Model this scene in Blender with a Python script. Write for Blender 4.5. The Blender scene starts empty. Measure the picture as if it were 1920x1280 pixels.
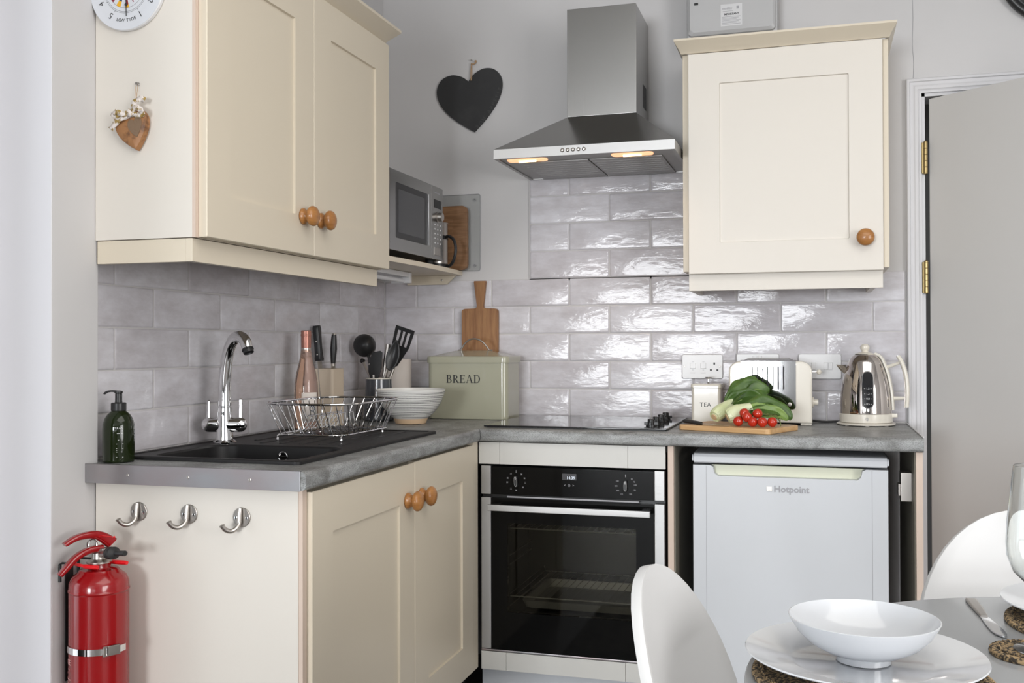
import bpy, bmesh, math, random
from mathutils import Vector, Matrix
random.seed(7)
C = bpy.context.scene.collection
PI = math.pi
V = Vector
W = {}          # world matrices of objects by name

# ------------------------------------------------------------------ materials
def mat(name, col, rough=.5, metal=0, noise=None, bump=None, trans=0, ior=1.45, spec=.5, coat=0, emit=None, stretch=None, sheen=0):
    """noise=(scale, colour2, low, high[, detail]); bump=(scale, strength[, dist])"""
    m = bpy.data.materials.new(name); m.use_nodes = True
    nt = m.node_tree; N = nt.nodes; L = nt.links
    b = N['Principled BSDF']
    b.inputs['Base Color'].default_value = (*col, 1)
    b.inputs['Roughness'].default_value = rough
    b.inputs['Metallic'].default_value = metal
    b.inputs['IOR'].default_value = ior
    b.inputs['Transmission Weight'].default_value = trans
    b.inputs['Specular IOR Level'].default_value = spec
    b.inputs['Coat Weight'].default_value = coat
    b.inputs['Coat Roughness'].default_value = .05
    if emit:
        b.inputs['Emission Color'].default_value = (*emit[0], 1)
        b.inputs['Emission Strength'].default_value = emit[1]
    if noise or bump:
        tc = N.new('ShaderNodeTexCoord'); mp = N.new('ShaderNodeMapping')
        L.new(tc.outputs['Object'], mp.inputs['Vector'])
        if stretch: mp.inputs['Scale'].default_value = stretch
    if noise:
        n = N.new('ShaderNodeTexNoise'); n.inputs['Scale'].default_value = noise[0]
        n.inputs['Detail'].default_value = noise[4] if len(noise) > 4 else 4
        n.inputs['Roughness'].default_value = .6
        L.new(mp.outputs['Vector'], n.inputs['Vector'])
        r = N.new('ShaderNodeValToRGB')
        r.color_ramp.elements[0].position = noise[2]; r.color_ramp.elements[0].color = (*col, 1)
        r.color_ramp.elements[1].position = noise[3]; r.color_ramp.elements[1].color = (*noise[1], 1)
        L.new(n.outputs['Fac'], r.inputs['Fac']); L.new(r.outputs['Color'], b.inputs['Base Color'])
    if bump:
        n2 = N.new('ShaderNodeTexNoise'); n2.inputs['Scale'].default_value = bump[0]
        n2.inputs['Detail'].default_value = 3
        L.new(mp.outputs['Vector'], n2.inputs['Vector'])
        bp = N.new('ShaderNodeBump'); bp.inputs['Strength'].default_value = bump[1]
        bp.inputs['Distance'].default_value = bump[2] if len(bump) > 2 else .002
        L.new(n2.outputs['Fac'], bp.inputs['Height']); L.new(bp.outputs['Normal'], b.inputs['Normal'])
    return m

M = {}
M['wall'] = mat('wall_paint', (.555, .545, .545), .75, bump=(60, .08), noise=(1.3, (.58, .57, .57), .35, .7))
M['ceiling'] = mat('ceiling_paint', (.74, .74, .73), .8, bump=(50, .05))
M['trimw'] = mat('trim_gloss_paint', (.60, .595, .61), .35, bump=(30, .05))
M['doorp'] = mat('door_paint', (.55, .54, .53), .45, bump=(25, .05))
M['floor'] = mat('floor_laminate', (.13, .115, .10), .5, noise=(6, (.085, .072, .062), .3, .7), stretch=(1, 8, 1))
M['cream'] = mat('cream_cabinet_paint', (.655, .585, .47), .38, bump=(120, .02))
M['creamlit'] = mat('cream_paint_lit', (.70, .66, .60), .42, bump=(120, .02))  # same cream paint, whitened for the stronger light on these faces
M['infill'] = mat('pale_grey_infill', (.58, .575, .55), .4, bump=(100, .02))
M['carcass'] = mat('carcass_board', (.20, .185, .15), .6)
M['edge'] = mat('pink_beige_edging', (.62, .50, .42), .5)
M['steel'] = mat('brushed_steel', (.34, .335, .325), .24, 1, bump=(220, .06, .001), stretch=(1, 1, .03))
M['steelh'] = mat('brushed_steel_band', (.42, .415, .41), .46, 1, bump=(220, .06, .001), stretch=(.03, 1, 1))
M['alu'] = mat('aluminium_strip', (.40, .395, .41), .36, 1, bump=(220, .08, .001), stretch=(.6, 1, 1), noise=(3.5, (.40, .33, .33), .40, .62))
M['chrome'] = mat('chrome', (.80, .80, .81), .05, 1)
M['satin'] = mat('satin_nickel', (.47, .44, .41), .33, 1)
M['blackm'] = mat('matt_black_composite', (.011, .0105, .011), .48, bump=(400, .1, .0005), spec=.35)
M['blackp'] = mat('black_plastic', (.016, .016, .017), .35)
M['blackg'] = mat('black_glass', (.005, .005, .005), .04, spec=.15)
M['hobg'] = mat('hob_black_glass', (.012, .012, .013), .05, spec=.9)
M['rub'] = mat('black_rubber', (.02, .02, .02), .6)
M['white'] = mat('white_plastic', (.70, .70, .71), .3)
M['fridge'] = mat('fridge_enamel', (.57, .59, .62), .35, bump=(300, .03, .0005))
M['greyplastic'] = mat('grey_plastic', (.46, .46, .465), .35)
M['chairw'] = mat('white_chair_shell', (.56, .56, .56), .35)
M['china'] = mat('white_china', (.53, .545, .57), .12, coat=.4)
M['knob'] = mat('oak_knob', (.42, .19, .055), .35, noise=(18, (.30, .12, .03), .35, .7), stretch=(1, 1, 6), coat=.3)
M['wood'] = mat('acacia_board', (.33, .165, .065), .5, noise=(14, (.20, .085, .03), .35, .68), stretch=(6, 6, .6))
M['woodh'] = mat('oak_board_grain', (.27, .145, .072), .5, noise=(14, (.17, .085, .038), .35, .68), stretch=(.6, 6, 6))
M['bamboo'] = mat('bamboo_board', (.62, .40, .20), .5, noise=(12, (.52, .30, .13), .35, .7), stretch=(.8, 5, 8))
M['sage'] = mat('sage_enamel', (.36, .355, .27), .16, coat=.5)
M['ink'] = mat('black_ink', (.02, .02, .02), .5)
M['whiteink'] = mat('white_ink', (.75, .75, .75), .5)
M['greyink'] = mat('grey_ink', (.33, .33, .35), .4)
M['red'] = mat('red_enamel', (.27, .002, .004), .22, coat=.5)
M['redp'] = mat('bright_red_plastic', (.75, .01, .015), .35)
M['brass'] = mat('aged_brass', (.33, .25, .12), .3, 1)
M['slate'] = mat('slate', (.025, .025, .026), .65, bump=(30, .15, .002), noise=(9, (.04, .04, .04), .5, .8))
M['glass'] = mat('clear_glass', (.97, .99, .98), .0, trans=1, ior=1.45)
M['greenglass'] = mat('dark_green_glass', (.012, .019, .005), .05, trans=.25, ior=1.3, coat=.4)
M['rose'] = mat('rose_wine_glass', (.98, .68, .56), .02, trans=.9, ior=1.33, coat=.3)
M['foil'] = mat('copper_pink_foil', (.38, .17, .13), .35, .5)
M['creamp'] = mat('cream_enamel', (.70, .66, .58), .22, coat=.4)
M['kettle'] = mat('tinted_chrome', (.62, .57, .54), .05, 1)
M['paper'] = mat('kitchen_paper', (.72, .66, .61), .8, bump=(90, .3, .002))
M['tomato'] = mat('tomato_skin', (.45, .028, .010), .15, coat=.4, noise=(20, (.45, .02, .01), .4, .7))
M['vine'] = mat('tomato_vine', (.12, .15, .04), .6)
M['leaf'] = mat('bok_choy_leaf', (.05, .105, .018), .4, noise=(25, (.10, .18, .035), .45, .75), bump=(40, .4, .003))
M['stalk'] = mat('bok_choy_stalk', (.62, .68, .38), .35, noise=(20, (.70, .74, .52), .35, .7), stretch=(1, 1, .3))
M['leafl'] = mat('bok_choy_pale_leaf', (.22, .32, .08), .4, noise=(18, (.12, .21, .04), .4, .7))
M['rib'] = mat('knife_block_rubber', (.55, .46, .36), .6)
M['enamelg'] = mat('charcoal_enamel', (.06, .065, .075), .15, coat=.5)
M['tabletop'] = mat('grey_glass_tabletop', (.29, .30, .31), .16, spec=.5)
M['ribbon'] = mat('patterned_ribbon', (.33, .22, .06), .7, noise=(110, (.72, .66, .62), .44, .50))
M['twine'] = mat('twine', (.42, .27, .15), .8)
M['heartw'] = mat('carved_driftwood', (.33, .155, .06), .45, noise=(26, (.09, .035, .012), .50, .66), bump=(40, .5, .004))
M['warm'] = mat('lit_lamp_lens', (.9, .7, .5), .4, emit=((1, .46, .22), 1.0))
M['warmc'] = mat('lit_lamp_core', (.9, .8, .6), .4, emit=((1, .74, .42), 3))
M['lcd'] = mat('lcd_digits', (.5, .55, .6), .4, emit=((.75, .8, .9), .5))
M['cavity'] = mat('oven_cavity_enamel', (.13, .13, .125), .4)
M['rackm'] = mat('oven_rack_wire', (.75, .74, .70), .35, .6)
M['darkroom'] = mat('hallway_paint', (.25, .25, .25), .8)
M['handleint'] = mat('cream_handle_recess', (.68, .69, .55), .4)
M['navy'] = mat('navy_ink', (.04, .07, .13), .5)
M['yellow'] = mat('yellow_ink', (.80, .42, .02), .5)
M['maroon'] = mat('maroon_ink', (.25, .02, .04), .5)
M['frost'] = mat('backing_glass', (.68, .73, .71), .12, trans=.35, ior=1.2)
M['slotm'] = mat('toaster_slot', (.05, .05, .055), .8, spec=.1)
M['cable'] = M['rub']

def thin_pane(name, tint, refl=1.0):
    m = bpy.data.materials.new(name); m.use_nodes = True
    N = m.node_tree.nodes; L = m.node_tree.links; N.remove(N['Principled BSDF'])
    tr = N.new('ShaderNodeBsdfTransparent'); tr.inputs['Color'].default_value = (*tint, 1)
    gl = N.new('ShaderNodeBsdfGlossy'); gl.inputs['Roughness'].default_value = .02; gl.inputs['Color'].default_value = (refl, refl, refl, 1)
    fr = N.new('ShaderNodeFresnel'); fr.inputs['IOR'].default_value = 1.35
    mx = N.new('ShaderNodeMixShader'); L.new(fr.outputs[0], mx.inputs[0]); L.new(tr.outputs[0], mx.inputs[1]); L.new(gl.outputs[0], mx.inputs[2])
    L.new(mx.outputs[0], N['Material Output'].inputs['Surface']); return m
M['pane'] = thin_pane('window_pane', (.97, .98, .98))
M['bowlw'] = mat('cream_stoneware', (.74, .73, .70), .25, coat=.3)
M['clearboard'] = thin_pane('clear_board_glass', (.982, .988, .985), .7)
def grained_worktop():
    m = bpy.data.materials.new('slate_laminate_worktop'); m.use_nodes = True
    N = m.node_tree.nodes; L = m.node_tree.links; b = N['Principled BSDF']
    tc = N.new('ShaderNodeTexCoord')
    mp = N.new('ShaderNodeMapping'); mp.inputs['Scale'].default_value = (1, 1, 3.2); mp.inputs['Rotation'].default_value = (0, .2, 0)
    L.new(tc.outputs['Object'], mp.inputs['Vector'])
    n1 = N.new('ShaderNodeTexNoise'); n1.inputs['Scale'].default_value = 9; n1.inputs['Detail'].default_value = 8; n1.inputs['Distortion'].default_value = 1.2
    n2 = N.new('ShaderNodeTexNoise'); n2.inputs['Scale'].default_value = 210; n2.inputs['Detail'].default_value = 2
    L.new(mp.outputs['Vector'], n1.inputs['Vector']); L.new(mp.outputs['Vector'], n2.inputs['Vector'])
    r1 = N.new('ShaderNodeValToRGB')
    e = r1.color_ramp.elements
    e[0].position = .34; e[0].color = (.175, .175, .170, 1); e[1].position = .66; e[1].color = (.36, .37, .37, 1)
    r2 = N.new('ShaderNodeValToRGB'); e = r2.color_ramp.elements
    e[0].position = .36; e[0].color = (.42, .42, .42, 1); e[1].position = .54; e[1].color = (1, 1, 1, 1)
    L.new(n1.outputs['Fac'], r1.inputs['Fac']); L.new(n2.outputs['Fac'], r2.inputs['Fac'])
    mx = N.new('ShaderNodeMix'); mx.data_type = 'RGBA'; mx.blend_type = 'MULTIPLY'; mx.inputs[0].default_value = .8
    L.new(r1.outputs['Color'], mx.inputs[6]); L.new(r2.outputs['Color'], mx.inputs[7])
    L.new(mx.outputs[2], b.inputs['Base Color'])
    b.inputs['Roughness'].default_value = .42
    bp = N.new('ShaderNodeBump'); bp.inputs['Strength'].default_value = .12; bp.inputs['Distance'].default_value = .001
    L.new(n1.outputs['Fac'], bp.inputs['Height']); L.new(bp.outputs['Normal'], b.inputs['Normal'])
    return m
M['worktop'] = grained_worktop()

def tile_mat():
    m = bpy.data.materials.new('glazed_metro_tile'); m.use_nodes = True
    N = m.node_tree.nodes; L = m.node_tree.links; b = N['Principled BSDF']
    g = N.new('ShaderNodeNewGeometry'); tc = N.new('ShaderNodeTexCoord')
    mul = N.new('ShaderNodeMath'); mul.operation = 'MULTIPLY'; mul.inputs[1].default_value = 37.0
    L.new(g.outputs['Random Per Island'], mul.inputs[0])
    add = N.new('ShaderNodeVectorMath'); add.operation = 'ADD'
    cmb = N.new('ShaderNodeCombineXYZ')
    for i in range(3): L.new(mul.outputs[0], cmb.inputs[i])
    L.new(tc.outputs['Object'], add.inputs[0]); L.new(cmb.outputs[0], add.inputs[1])
    mp = N.new('ShaderNodeMapping'); mp.inputs['Scale'].default_value = (1, 1, 2.4)
    L.new(add.outputs[0], mp.inputs['Vector'])
    n1 = N.new('ShaderNodeTexNoise'); n1.inputs['Scale'].default_value = 9; n1.inputs['Detail'].default_value = 6; n1.inputs['Roughness'].default_value = .65
    L.new(mp.outputs['Vector'], n1.inputs['Vector'])
    r1 = N.new('ShaderNodeValToRGB'); e = r1.color_ramp.elements
    e[0].position = .30; e[0].color = (.50, .48, .495, 1); e[1].position = .68; e[1].color = (.66, .655, .685, 1)
    L.new(n1.outputs['Fac'], r1.inputs['Fac'])
    r2 = N.new('ShaderNodeValToRGB'); e = r2.color_ramp.elements
    e[0].color = (.88, .86, .87, 1); e[1].color = (1.05, 1.05, 1.06, 1)
    L.new(g.outputs['Random Per Island'], r2.inputs['Fac'])
    mx = N.new('ShaderNodeMix'); mx.data_type = 'RGBA'; mx.blend_type = 'MULTIPLY'; mx.inputs[0].default_value = 1
    L.new(r1.outputs['Color'], mx.inputs[6]); L.new(r2.outputs['Color'], mx.inputs[7])
    L.new(mx.outputs[2], b.inputs['Base Color'])
    b.inputs['Roughness'].default_value = .10
    b.inputs['Specular IOR Level'].default_value = .24
    n2 = N.new('ShaderNodeTexNoise'); n2.inputs['Scale'].default_value = 17; n2.inputs['Detail'].default_value = 4.5
    L.new(mp.outputs['Vector'], n2.inputs['Vector'])
    bp = N.new('ShaderNodeBump'); bp.inputs['Strength'].default_value = .5; bp.inputs['Distance'].default_value = .003
    L.new(n2.outputs['Fac'], bp.inputs['Height']); L.new(bp.outputs['Normal'], b.inputs['Normal'])
    return m
M['tile'] = tile_mat()
M['grout'] = mat('grout', (.52, .505, .50), .8)

def weave_mat():
    m = bpy.data.materials.new('woven_seagrass'); m.use_nodes = True
    N = m.node_tree.nodes; L = m.node_tree.links; b = N['Principled BSDF']
    tc = N.new('ShaderNodeTexCoord')
    v = N.new('ShaderNodeTexNoise'); v.inputs['Scale'].default_value = 210; v.inputs['Detail'].default_value = 1
    L.new(tc.outputs['Object'], v.inputs['Vector'])
    r = N.new('ShaderNodeValToRGB'); e = r.color_ramp.elements
    e[0].position = .44; e[0].color = (.035, .026, .018, 1); e[1].position = .58; e[1].color = (.33, .23, .12, 1)
    L.new(v.outputs['Fac'], r.inputs['Fac']); L.new(r.outputs['Color'], b.inputs['Base Color'])
    b.inputs['Roughness'].default_value = .8
    return m
M['weave'] = weave_mat()

def rug_mat():
    m = bpy.data.materials.new('patterned_rug'); m.use_nodes = True
    N = m.node_tree.nodes; L = m.node_tree.links; b = N['Principled BSDF']
    tc = N.new('ShaderNodeTexCoord')
    v = N.new('ShaderNodeTexVoronoi'); v.inputs['Scale'].default_value = 16; v.feature = 'DISTANCE_TO_EDGE'
    L.new(tc.outputs['Object'], v.inputs['Vector'])
    r = N.new('ShaderNodeValToRGB'); e = r.color_ramp.elements
    e[0].position = .08; e[0].color = (.35, .33, .30, 1); e[1].position = .14; e[1].color = (.05, .05, .055, 1)
    L.new(v.outputs['Distance'], r.inputs['Fac']); L.new(r.outputs['Color'], b.inputs['Base Color'])
    b.inputs['Roughness'].default_value = .9
    return m
M['rug'] = rug_mat()

# ------------------------------------------------------------------ mesh helpers
def B(): return bmesh.new()
def merge(bm, tmp, mtx=None):
    if mtx is not None: tmp.transform(mtx)
    me = bpy.data.meshes.new('t'); tmp.to_mesh(me); tmp.free(); bm.from_mesh(me); bpy.data.meshes.remove(me)
def box(bm, x0, x1, y0, y1, z0, z1, bev=0, seg=2, mtx=None):
    t = bmesh.new()
    vs = [t.verts.new(p) for p in [(x0,y0,z0),(x1,y0,z0),(x1,y1,z0),(x0,y1,z0),(x0,y0,z1),(x1,y0,z1),(x1,y1,z1),(x0,y1,z1)]]
    for f in [(3,2,1,0),(4,5,6,7),(0,1,5,4),(1,2,6,5),(2,3,7,6),(3,0,4,7)]: t.faces.new([vs[i] for i in f])
    if bev: bmesh.ops.bevel(t, geom=list(t.edges), offset=bev, segments=seg, affect='EDGES', profile=.5)
    merge(bm, t, mtx)
def loft(bm, loops, cap0=True, cap1=True, closed=True, mtx=None):
    t = bmesh.new(); R = []
    for lp in loops: R.append([t.verts.new(p) for p in lp])
    n = len(R[0])
    for a, b in zip(R, R[1:]):
        for i in range(n if closed else n-1):
            j = (i+1) % n
            try: t.faces.new((a[i], a[j], b[j], b[i]))
            except Exception: pass
    if closed and cap0: t.faces.new(list(reversed(R[0])))
    if closed and cap1: t.faces.new(R[-1])
    bmesh.ops.recalc_face_normals(t, faces=t.faces)
    merge(bm, t, mtx)
def rr(w, h, r, n=6, cx=0, cy=0):
    """rounded rectangle loop, 2D, counter clockwise"""
    r = max(min(r, w/2-1e-5, h/2-1e-5), 1e-5); out = []
    for (sx, sy, a0) in ((1,1,0),(-1,1,90),(-1,-1,180),(1,-1,270)):
        for k in range(n+1):
            a = math.radians(a0 + 90*k/n)
            out.append((cx+sx*(w/2-r)+r*math.cos(a), cy+sy*(h/2-r)+r*math.sin(a)))
    return out
def circ(r, n=32, cx=0, cy=0): return [(cx+r*math.cos(2*PI*i/n), cy+r*math.sin(2*PI*i/n)) for i in range(n)]
def lathe(bm, prof, c=(0,0,0), n=32, mtx=None, cap0=True, cap1=True, sx=1, sy=1):
    loops = []
    for r, z in prof:
        r = max(r, 1e-5)
        loops.append([(c[0]+sx*r*math.cos(2*PI*i/n), c[1]+sy*r*math.sin(2*PI*i/n), c[2]+z) for i in range(n)])
    loft(bm, loops, cap0, cap1, mtx=mtx)
def frame_at(d, up=None):
    d = V(d).normalized(); u = V(up) if up else (V((0,0,1)) if abs(d.z) < .95 else V((1,0,0)))
    x = u.cross(d).normalized(); y = d.cross(x)
    return x, y, d
def tube(bm, pts, r, n=8, closed=False, cap=True):
    pts = [V(p) for p in pts]; loops = []; m = len(pts)
    rs = r if isinstance(r, (list, tuple)) else [r]*m
    x = None
    for i, p in enumerate(pts):
        if closed: d = pts[(i+1) % m]-pts[i-1]
        else: d = pts[min(i+1, m-1)]-pts[max(i-1, 0)]
        d.normalize()
        if x is None: x, y, _ = frame_at(d)
        else:
            x = (x-d*x.dot(d)).normalized(); y = d.cross(x)
        loops.append([p+rs[i]*(math.cos(2*PI*k/n)*x+math.sin(2*PI*k/n)*y) for k in range(n)])
    if closed: loops.append(loops[0])
    loft(bm, loops, cap and not closed, cap and not closed)
def spline(P, n=8, closed=False):
    """Catmull-Rom through points"""
    P = [V(p) for p in P]; out = []; m = len(P)
    for i in range(m if closed else m-1):
        if closed: a, b, c, d = P[i-1], P[i], P[(i+1) % m], P[(i+2) % m]
        else: a, b, c, d = P[max(i-1,0)], P[i], P[i+1], P[min(i+2, m-1)]
        for k in range(n):
            t = k/n
            out.append(.5*((2*b)+(c-a)*t+(2*a-5*b+4*c-d)*t*t+(3*b-a-3*c+d)*t**3))
    if not closed: out.append(P[-1])
    return out
def prism(bm, poly, d0, d1, plane='xz', bev=0, mtx=None):
    """extrude a 2D polygon; plane xz -> depth along y, yz -> depth along x, xy -> depth along z"""
    f = {'xz': lambda p, d: (p[0], d, p[1]), 'yz': lambda p, d: (d, p[0], p[1]), 'xy': lambda p, d: (p[0], p[1], d)}[plane]
    t = bmesh.new()
    a = [t.verts.new(f(p, d0)) for p in poly]; b = [t.verts.new(f(p, d1)) for p in poly]; n = len(poly)
    fa = t.faces.new(a); fb = t.faces.new(list(reversed(b)))
    for i in range(n): t.faces.new((a[i], b[i], b[(i+1) % n], a[(i+1) % n]))
    bmesh.ops.recalc_face_normals(t, faces=t.faces)
    if bev:
        es = [e for e in t.edges if (fa in e.link_faces or fb in e.link_faces)]
        bmesh.ops.bevel(t, geom=es, offset=bev, segments=2, affect='EDGES', profile=.5)
    merge(bm, t, mtx)
def axis_m(loc, z=(0,0,1), x=None):
    """matrix whose local z points along z"""
    X, Y, Z = frame_at(z, None)
    if x is not None:
        Z = V(z).normalized(); X = V(x); X = (X-Z*X.dot(Z)).normalized(); Y = Z.cross(X)
    m = Matrix((X, Y, Z)).transposed().to_4x4(); m.translation = V(loc); return m
def grid_surface(bm, rows, mtx=None):
    loft(bm, rows, False, False, closed=False, mtx=mtx)

def finish(bm, me, angle=32):
    for f in bm.faces: f.smooth = True
    lim = math.radians(angle)
    for e in bm.edges:
        if len(e.link_faces) == 2:
            try: e.smooth = e.calc_face_angle() < lim
            except Exception: pass
    bm.to_mesh(me); bm.free()

def Wm(o): return W[o.name]
def obj(name, bm, m, parent=None, base=None, angle=32, local=False, solid=None):
    """bm in world coordinates unless local; origin goes to the parent's origin or to base"""
    me = bpy.data.meshes.new(name)
    if parent is not None: Mw = Wm(parent)
    else: Mw = Matrix.Translation(V(base)) if base is not None else Matrix.Identity(4)
    if not local: bm.transform(Mw.inverted())
    finish(bm, me, angle)
    me.materials.append(M[m] if isinstance(m, str) else m)
    o = bpy.data.objects.new(name, me); C.objects.link(o)
    if parent is not None: o.parent = parent
    else: o.matrix_world = Mw
    W[o.name] = Mw.copy()
    if angle < 50 and len(me.polygons) < 6000:
        wn = o.modifiers.new('WeightedNormal', 'WEIGHTED_NORMAL'); wn.keep_sharp = True
    if solid:
        s = o.modifiers.new('Solidify', 'SOLIDIFY'); s.thickness = solid[0]; s.offset = solid[1]
    return o
def thing(name, label, cat, loc=(0,0,0), rotz=0, group=None):
    o = bpy.data.objects.new(name, None); C.objects.link(o)
    o.location = loc; o.rotation_euler = (0, 0, rotz); o.empty_display_size = .05
    W[o.name] = Matrix.Translation(V(loc)) @ Matrix.Rotation(rotz, 4, 'Z')
    o['label'] = label; o['category'] = cat
    if group: o['group'] = group
    return o
def tag(o, label, cat, group=None):
    o['label'] = label; o['category'] = cat
    if group: o['group'] = group
    return o
def struct(name, bm, m, parent=None, angle=32):
    o = obj(name, bm, m, parent, angle=angle)
    if parent is None: o['kind'] = 'structure'
    return o
def dup(root, loc, rotz=0, label=None):
    r = root.copy(); C.objects.link(r); r.location = loc; r.rotation_euler = (0, 0, rotz)
    if label: r['label'] = label
    W[r.name] = Matrix.Translation(V(loc)) @ Matrix.Rotation(rotz, 4, 'Z')
    for ch in list(root.children):
        c = ch.copy(); C.objects.link(c); c.parent = r
        for g in list(ch.children):
            d = g.copy(); C.objects.link(d); d.parent = c
    return r

def text_bm(s, size, depth=.0004, bold=0, align='CENTER', spacing=1.0):
    cu = bpy.data.curves.new('txt', 'FONT'); cu.body = s; cu.size = size; cu.extrude = depth; cu.offset = bold
    cu.align_x = align; cu.align_y = 'CENTER'; cu.space_character = spacing; cu.resolution_u = 4
    o = bpy.data.objects.new('txt', cu); C.objects.link(o)
    dg = bpy.context.evaluated_depsgraph_get(); dg.update()
    me = bpy.data.meshes.new_from_object(o.evaluated_get(dg))
    bm = bmesh.new(); bm.from_mesh(me)
    bpy.data.objects.remove(o); bpy.data.curves.remove(cu); bpy.data.meshes.remove(me)
    return bm
# facing frames: local x right, local y up, local z out of the surface
FY = Matrix(((1,0,0,0),(0,0,-1,0),(0,1,0,0),(0,0,0,1)))      # faces -y
FX = Matrix(((0,0,1,0),(1,0,0,0),(0,1,0,0),(0,0,0,1)))       # faces +x
def at(loc, F): return Matrix.Translation(V(loc)) @ F
def rot2(a): return Matrix.Rotation(a, 4, 'Z')

def torus(bm, R, r, mtx=None, n=24, k=8, sx=1, sy=1):
    t = bmesh.new()
    rings = []
    for i in range(n):
        a = 2*PI*i/n
        rings.append([t.verts.new((sx*(R+r*math.cos(2*PI*j/k))*math.cos(a), sy*(R+r*math.cos(2*PI*j/k))*math.sin(a), r*math.sin(2*PI*j/k))) for j in range(k)])
    for i in range(n):
        a, b = rings[i], rings[(i+1) % n]
        for j in range(k): t.faces.new((a[j], b[j], b[(j+1) % k], a[(j+1) % k]))
    bmesh.ops.recalc_face_normals(t, faces=t.faces)
    merge(bm, t, mtx)

# ------------------------------------------------------------------ camera
cd = bpy.data.cameras.new('camera'); cam = bpy.data.objects.new('camera', cd); C.objects.link(cam)
F_PX = 1908.38; yaw, pitch, roll = 0.29037, 0.00937, -0.00262
cd.sensor_width = 36; cd.lens = F_PX/1920*36; cd.shift_y = (632.05-640)/1920; cd.clip_start = .02
sy_, cy_ = math.sin(yaw), math.cos(yaw)
F0 = V((-sy_, cy_, 0)); R0 = V((cy_, sy_, 0)); U0 = V((0, 0, 1))
F1 = math.cos(pitch)*F0+math.sin(pitch)*U0; U1 = -math.sin(pitch)*F0+math.cos(pitch)*U0
R2 = math.cos(roll)*R0+math.sin(roll)*U1; U2 = -math.sin(roll)*R0+math.cos(roll)*U1
mm = Matrix((R2, U2, -F1)).transposed().to_4x4(); mm.translation = V((1.63519, -3.70386, 1.17352))
cam.matrix_world = mm
bpy.context.scene.camera = cam

# ------------------------------------------------------------------ the room
XR, YB, ZC = 4.7, -10.5, 2.78
bm = B(); box(bm, -1.9, XR, YB, 1.2, -.1, 0); struct('floor', bm, 'floor')
bm = B(); box(bm, -1.9, XR+.1, YB-.1, 1.3, ZC, ZC+.1); struct('ceiling', bm, 'ceiling')
bm = B()
box(bm, -.12, 1.99, 0, .12, 0, ZC); box(bm, 1.99, 2.76, 0, .12, 2.03, ZC); box(bm, 2.76, XR, 0, .12, 0, ZC)
wall_back = struct('wall_back', bm, 'wall')
bm = B()
box(bm, -.12, 0, -1.72, 0, 0, ZC)
box(bm, -.40, .045, -1.872, -1.722, 0, ZC, .004)
box(bm, -.12, 0, -3.3, -1.872, 2.45, ZC); box(bm, -.12, 0, -3.7, -3.3, 0, ZC); box(bm, -1.9, -.12, -3.7, -3.58, 0, ZC); box(bm, -1.9, -1.78, YB, -3.7, 0, ZC)
wall_left = struct('wall_left', bm, 'wall')
bm = B(); box(bm, XR, XR+.1, -3.3, .12, 0, ZC); box(bm, XR, XR+.1, YB, -5.7, 0, ZC); box(bm, XR, XR+.1, -5.7, -3.3, 0, .5); box(bm, XR, XR+.1, -5.7, -3.3, 2.4, ZC); struct('wall_right', bm, 'wall')
bm = B(); 
for y in (-5.7, -4.525, -3.35): box(bm, XR+.02, XR+.08, y, y+.05, .5, 2.4)
box(bm, XR+.02, XR+.08, -5.7, -3.3, .5, .55); box(bm, XR+.02, XR+.08, -5.7, -3.3, 2.35, 2.4); box(bm, XR-.12, XR, -5.75, -3.25, .47, .50, .004)
struct('window_3', bm, 'trimw')
bm = B()   # wall behind the camera with two window openings
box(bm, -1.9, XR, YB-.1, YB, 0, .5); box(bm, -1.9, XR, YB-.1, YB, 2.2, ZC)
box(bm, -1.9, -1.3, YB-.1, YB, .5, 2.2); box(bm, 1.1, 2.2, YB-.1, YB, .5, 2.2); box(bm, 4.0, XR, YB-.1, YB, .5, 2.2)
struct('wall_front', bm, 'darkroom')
bm = B()   # hallway seen through the gap beside the open door
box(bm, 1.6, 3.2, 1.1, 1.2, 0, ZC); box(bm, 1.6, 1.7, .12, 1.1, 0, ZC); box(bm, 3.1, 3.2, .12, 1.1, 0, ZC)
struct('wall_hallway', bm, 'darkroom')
for k, (xa, xb) in enumerate(((-1.3, 1.1), (2.2, 4.0))):
    bm = B(); f = .05
    box(bm, xa, xb, YB-.08, YB-.02, .5, .5+f); box(bm, xa, xb, YB-.08, YB-.02, 2.2-f, 2.2)
    for x in (xa, xb-f, xa+(xb-xa)/3-f/2, xa+(xb-xa)*2/3-f/2): box(bm, x, x+f, YB-.08, YB-.02, .5, 2.2)
    box(bm, xa-.05, xb+.05, YB, YB+.12, .47, .5, .004)
    struct('window_%d' % (k+1), bm, 'trimw')
M['reveallit'] = mat('reveal_lit_white', (.80, .795, .83), .4, bump=(40, .05))  # extra white stands in for daylight missing on the reveal face
bm = B(); box(bm, -.40, .0445, -1.8745, -1.8722, 0, 2.45); struct('lit_reveal_lining', bm, 'reveallit')  # added lining that carries the brightened colour
# glazed door in the reveal of the left wall
bm = B()
box(bm, -.20, -.118, -1.96, -1.872, 0, 2.45, .003); box(bm, -.185, -.130, -1.975, -1.955, 0, 2.45, .004)
box(bm, -.20, -.118, -3.3, -3.2, 0, 2.45); box(bm, -.20, -.118, -3.2, -1.96, 2.36, 2.45); box(bm, -.20, -.118, -3.2, -1.96, 0, .22)
box(bm, -.118, -.108, -1.885, -1.872, 0, 2.45, .003)
d1 = struct('door_1', bm, 'trimw')
bm = B(); box(bm, -.162, -.156, -3.2, -1.96, .22, 2.36); o = struct('pane', bm, 'pane', d1)
bm = B(); box(bm, -.5, 0, -3.3, -1.872, 2.45, 2.5); box(bm, -.4, .0, -3.4, -3.3, 0, 2.5); struct('trim_1', bm, 'trimw')

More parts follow.
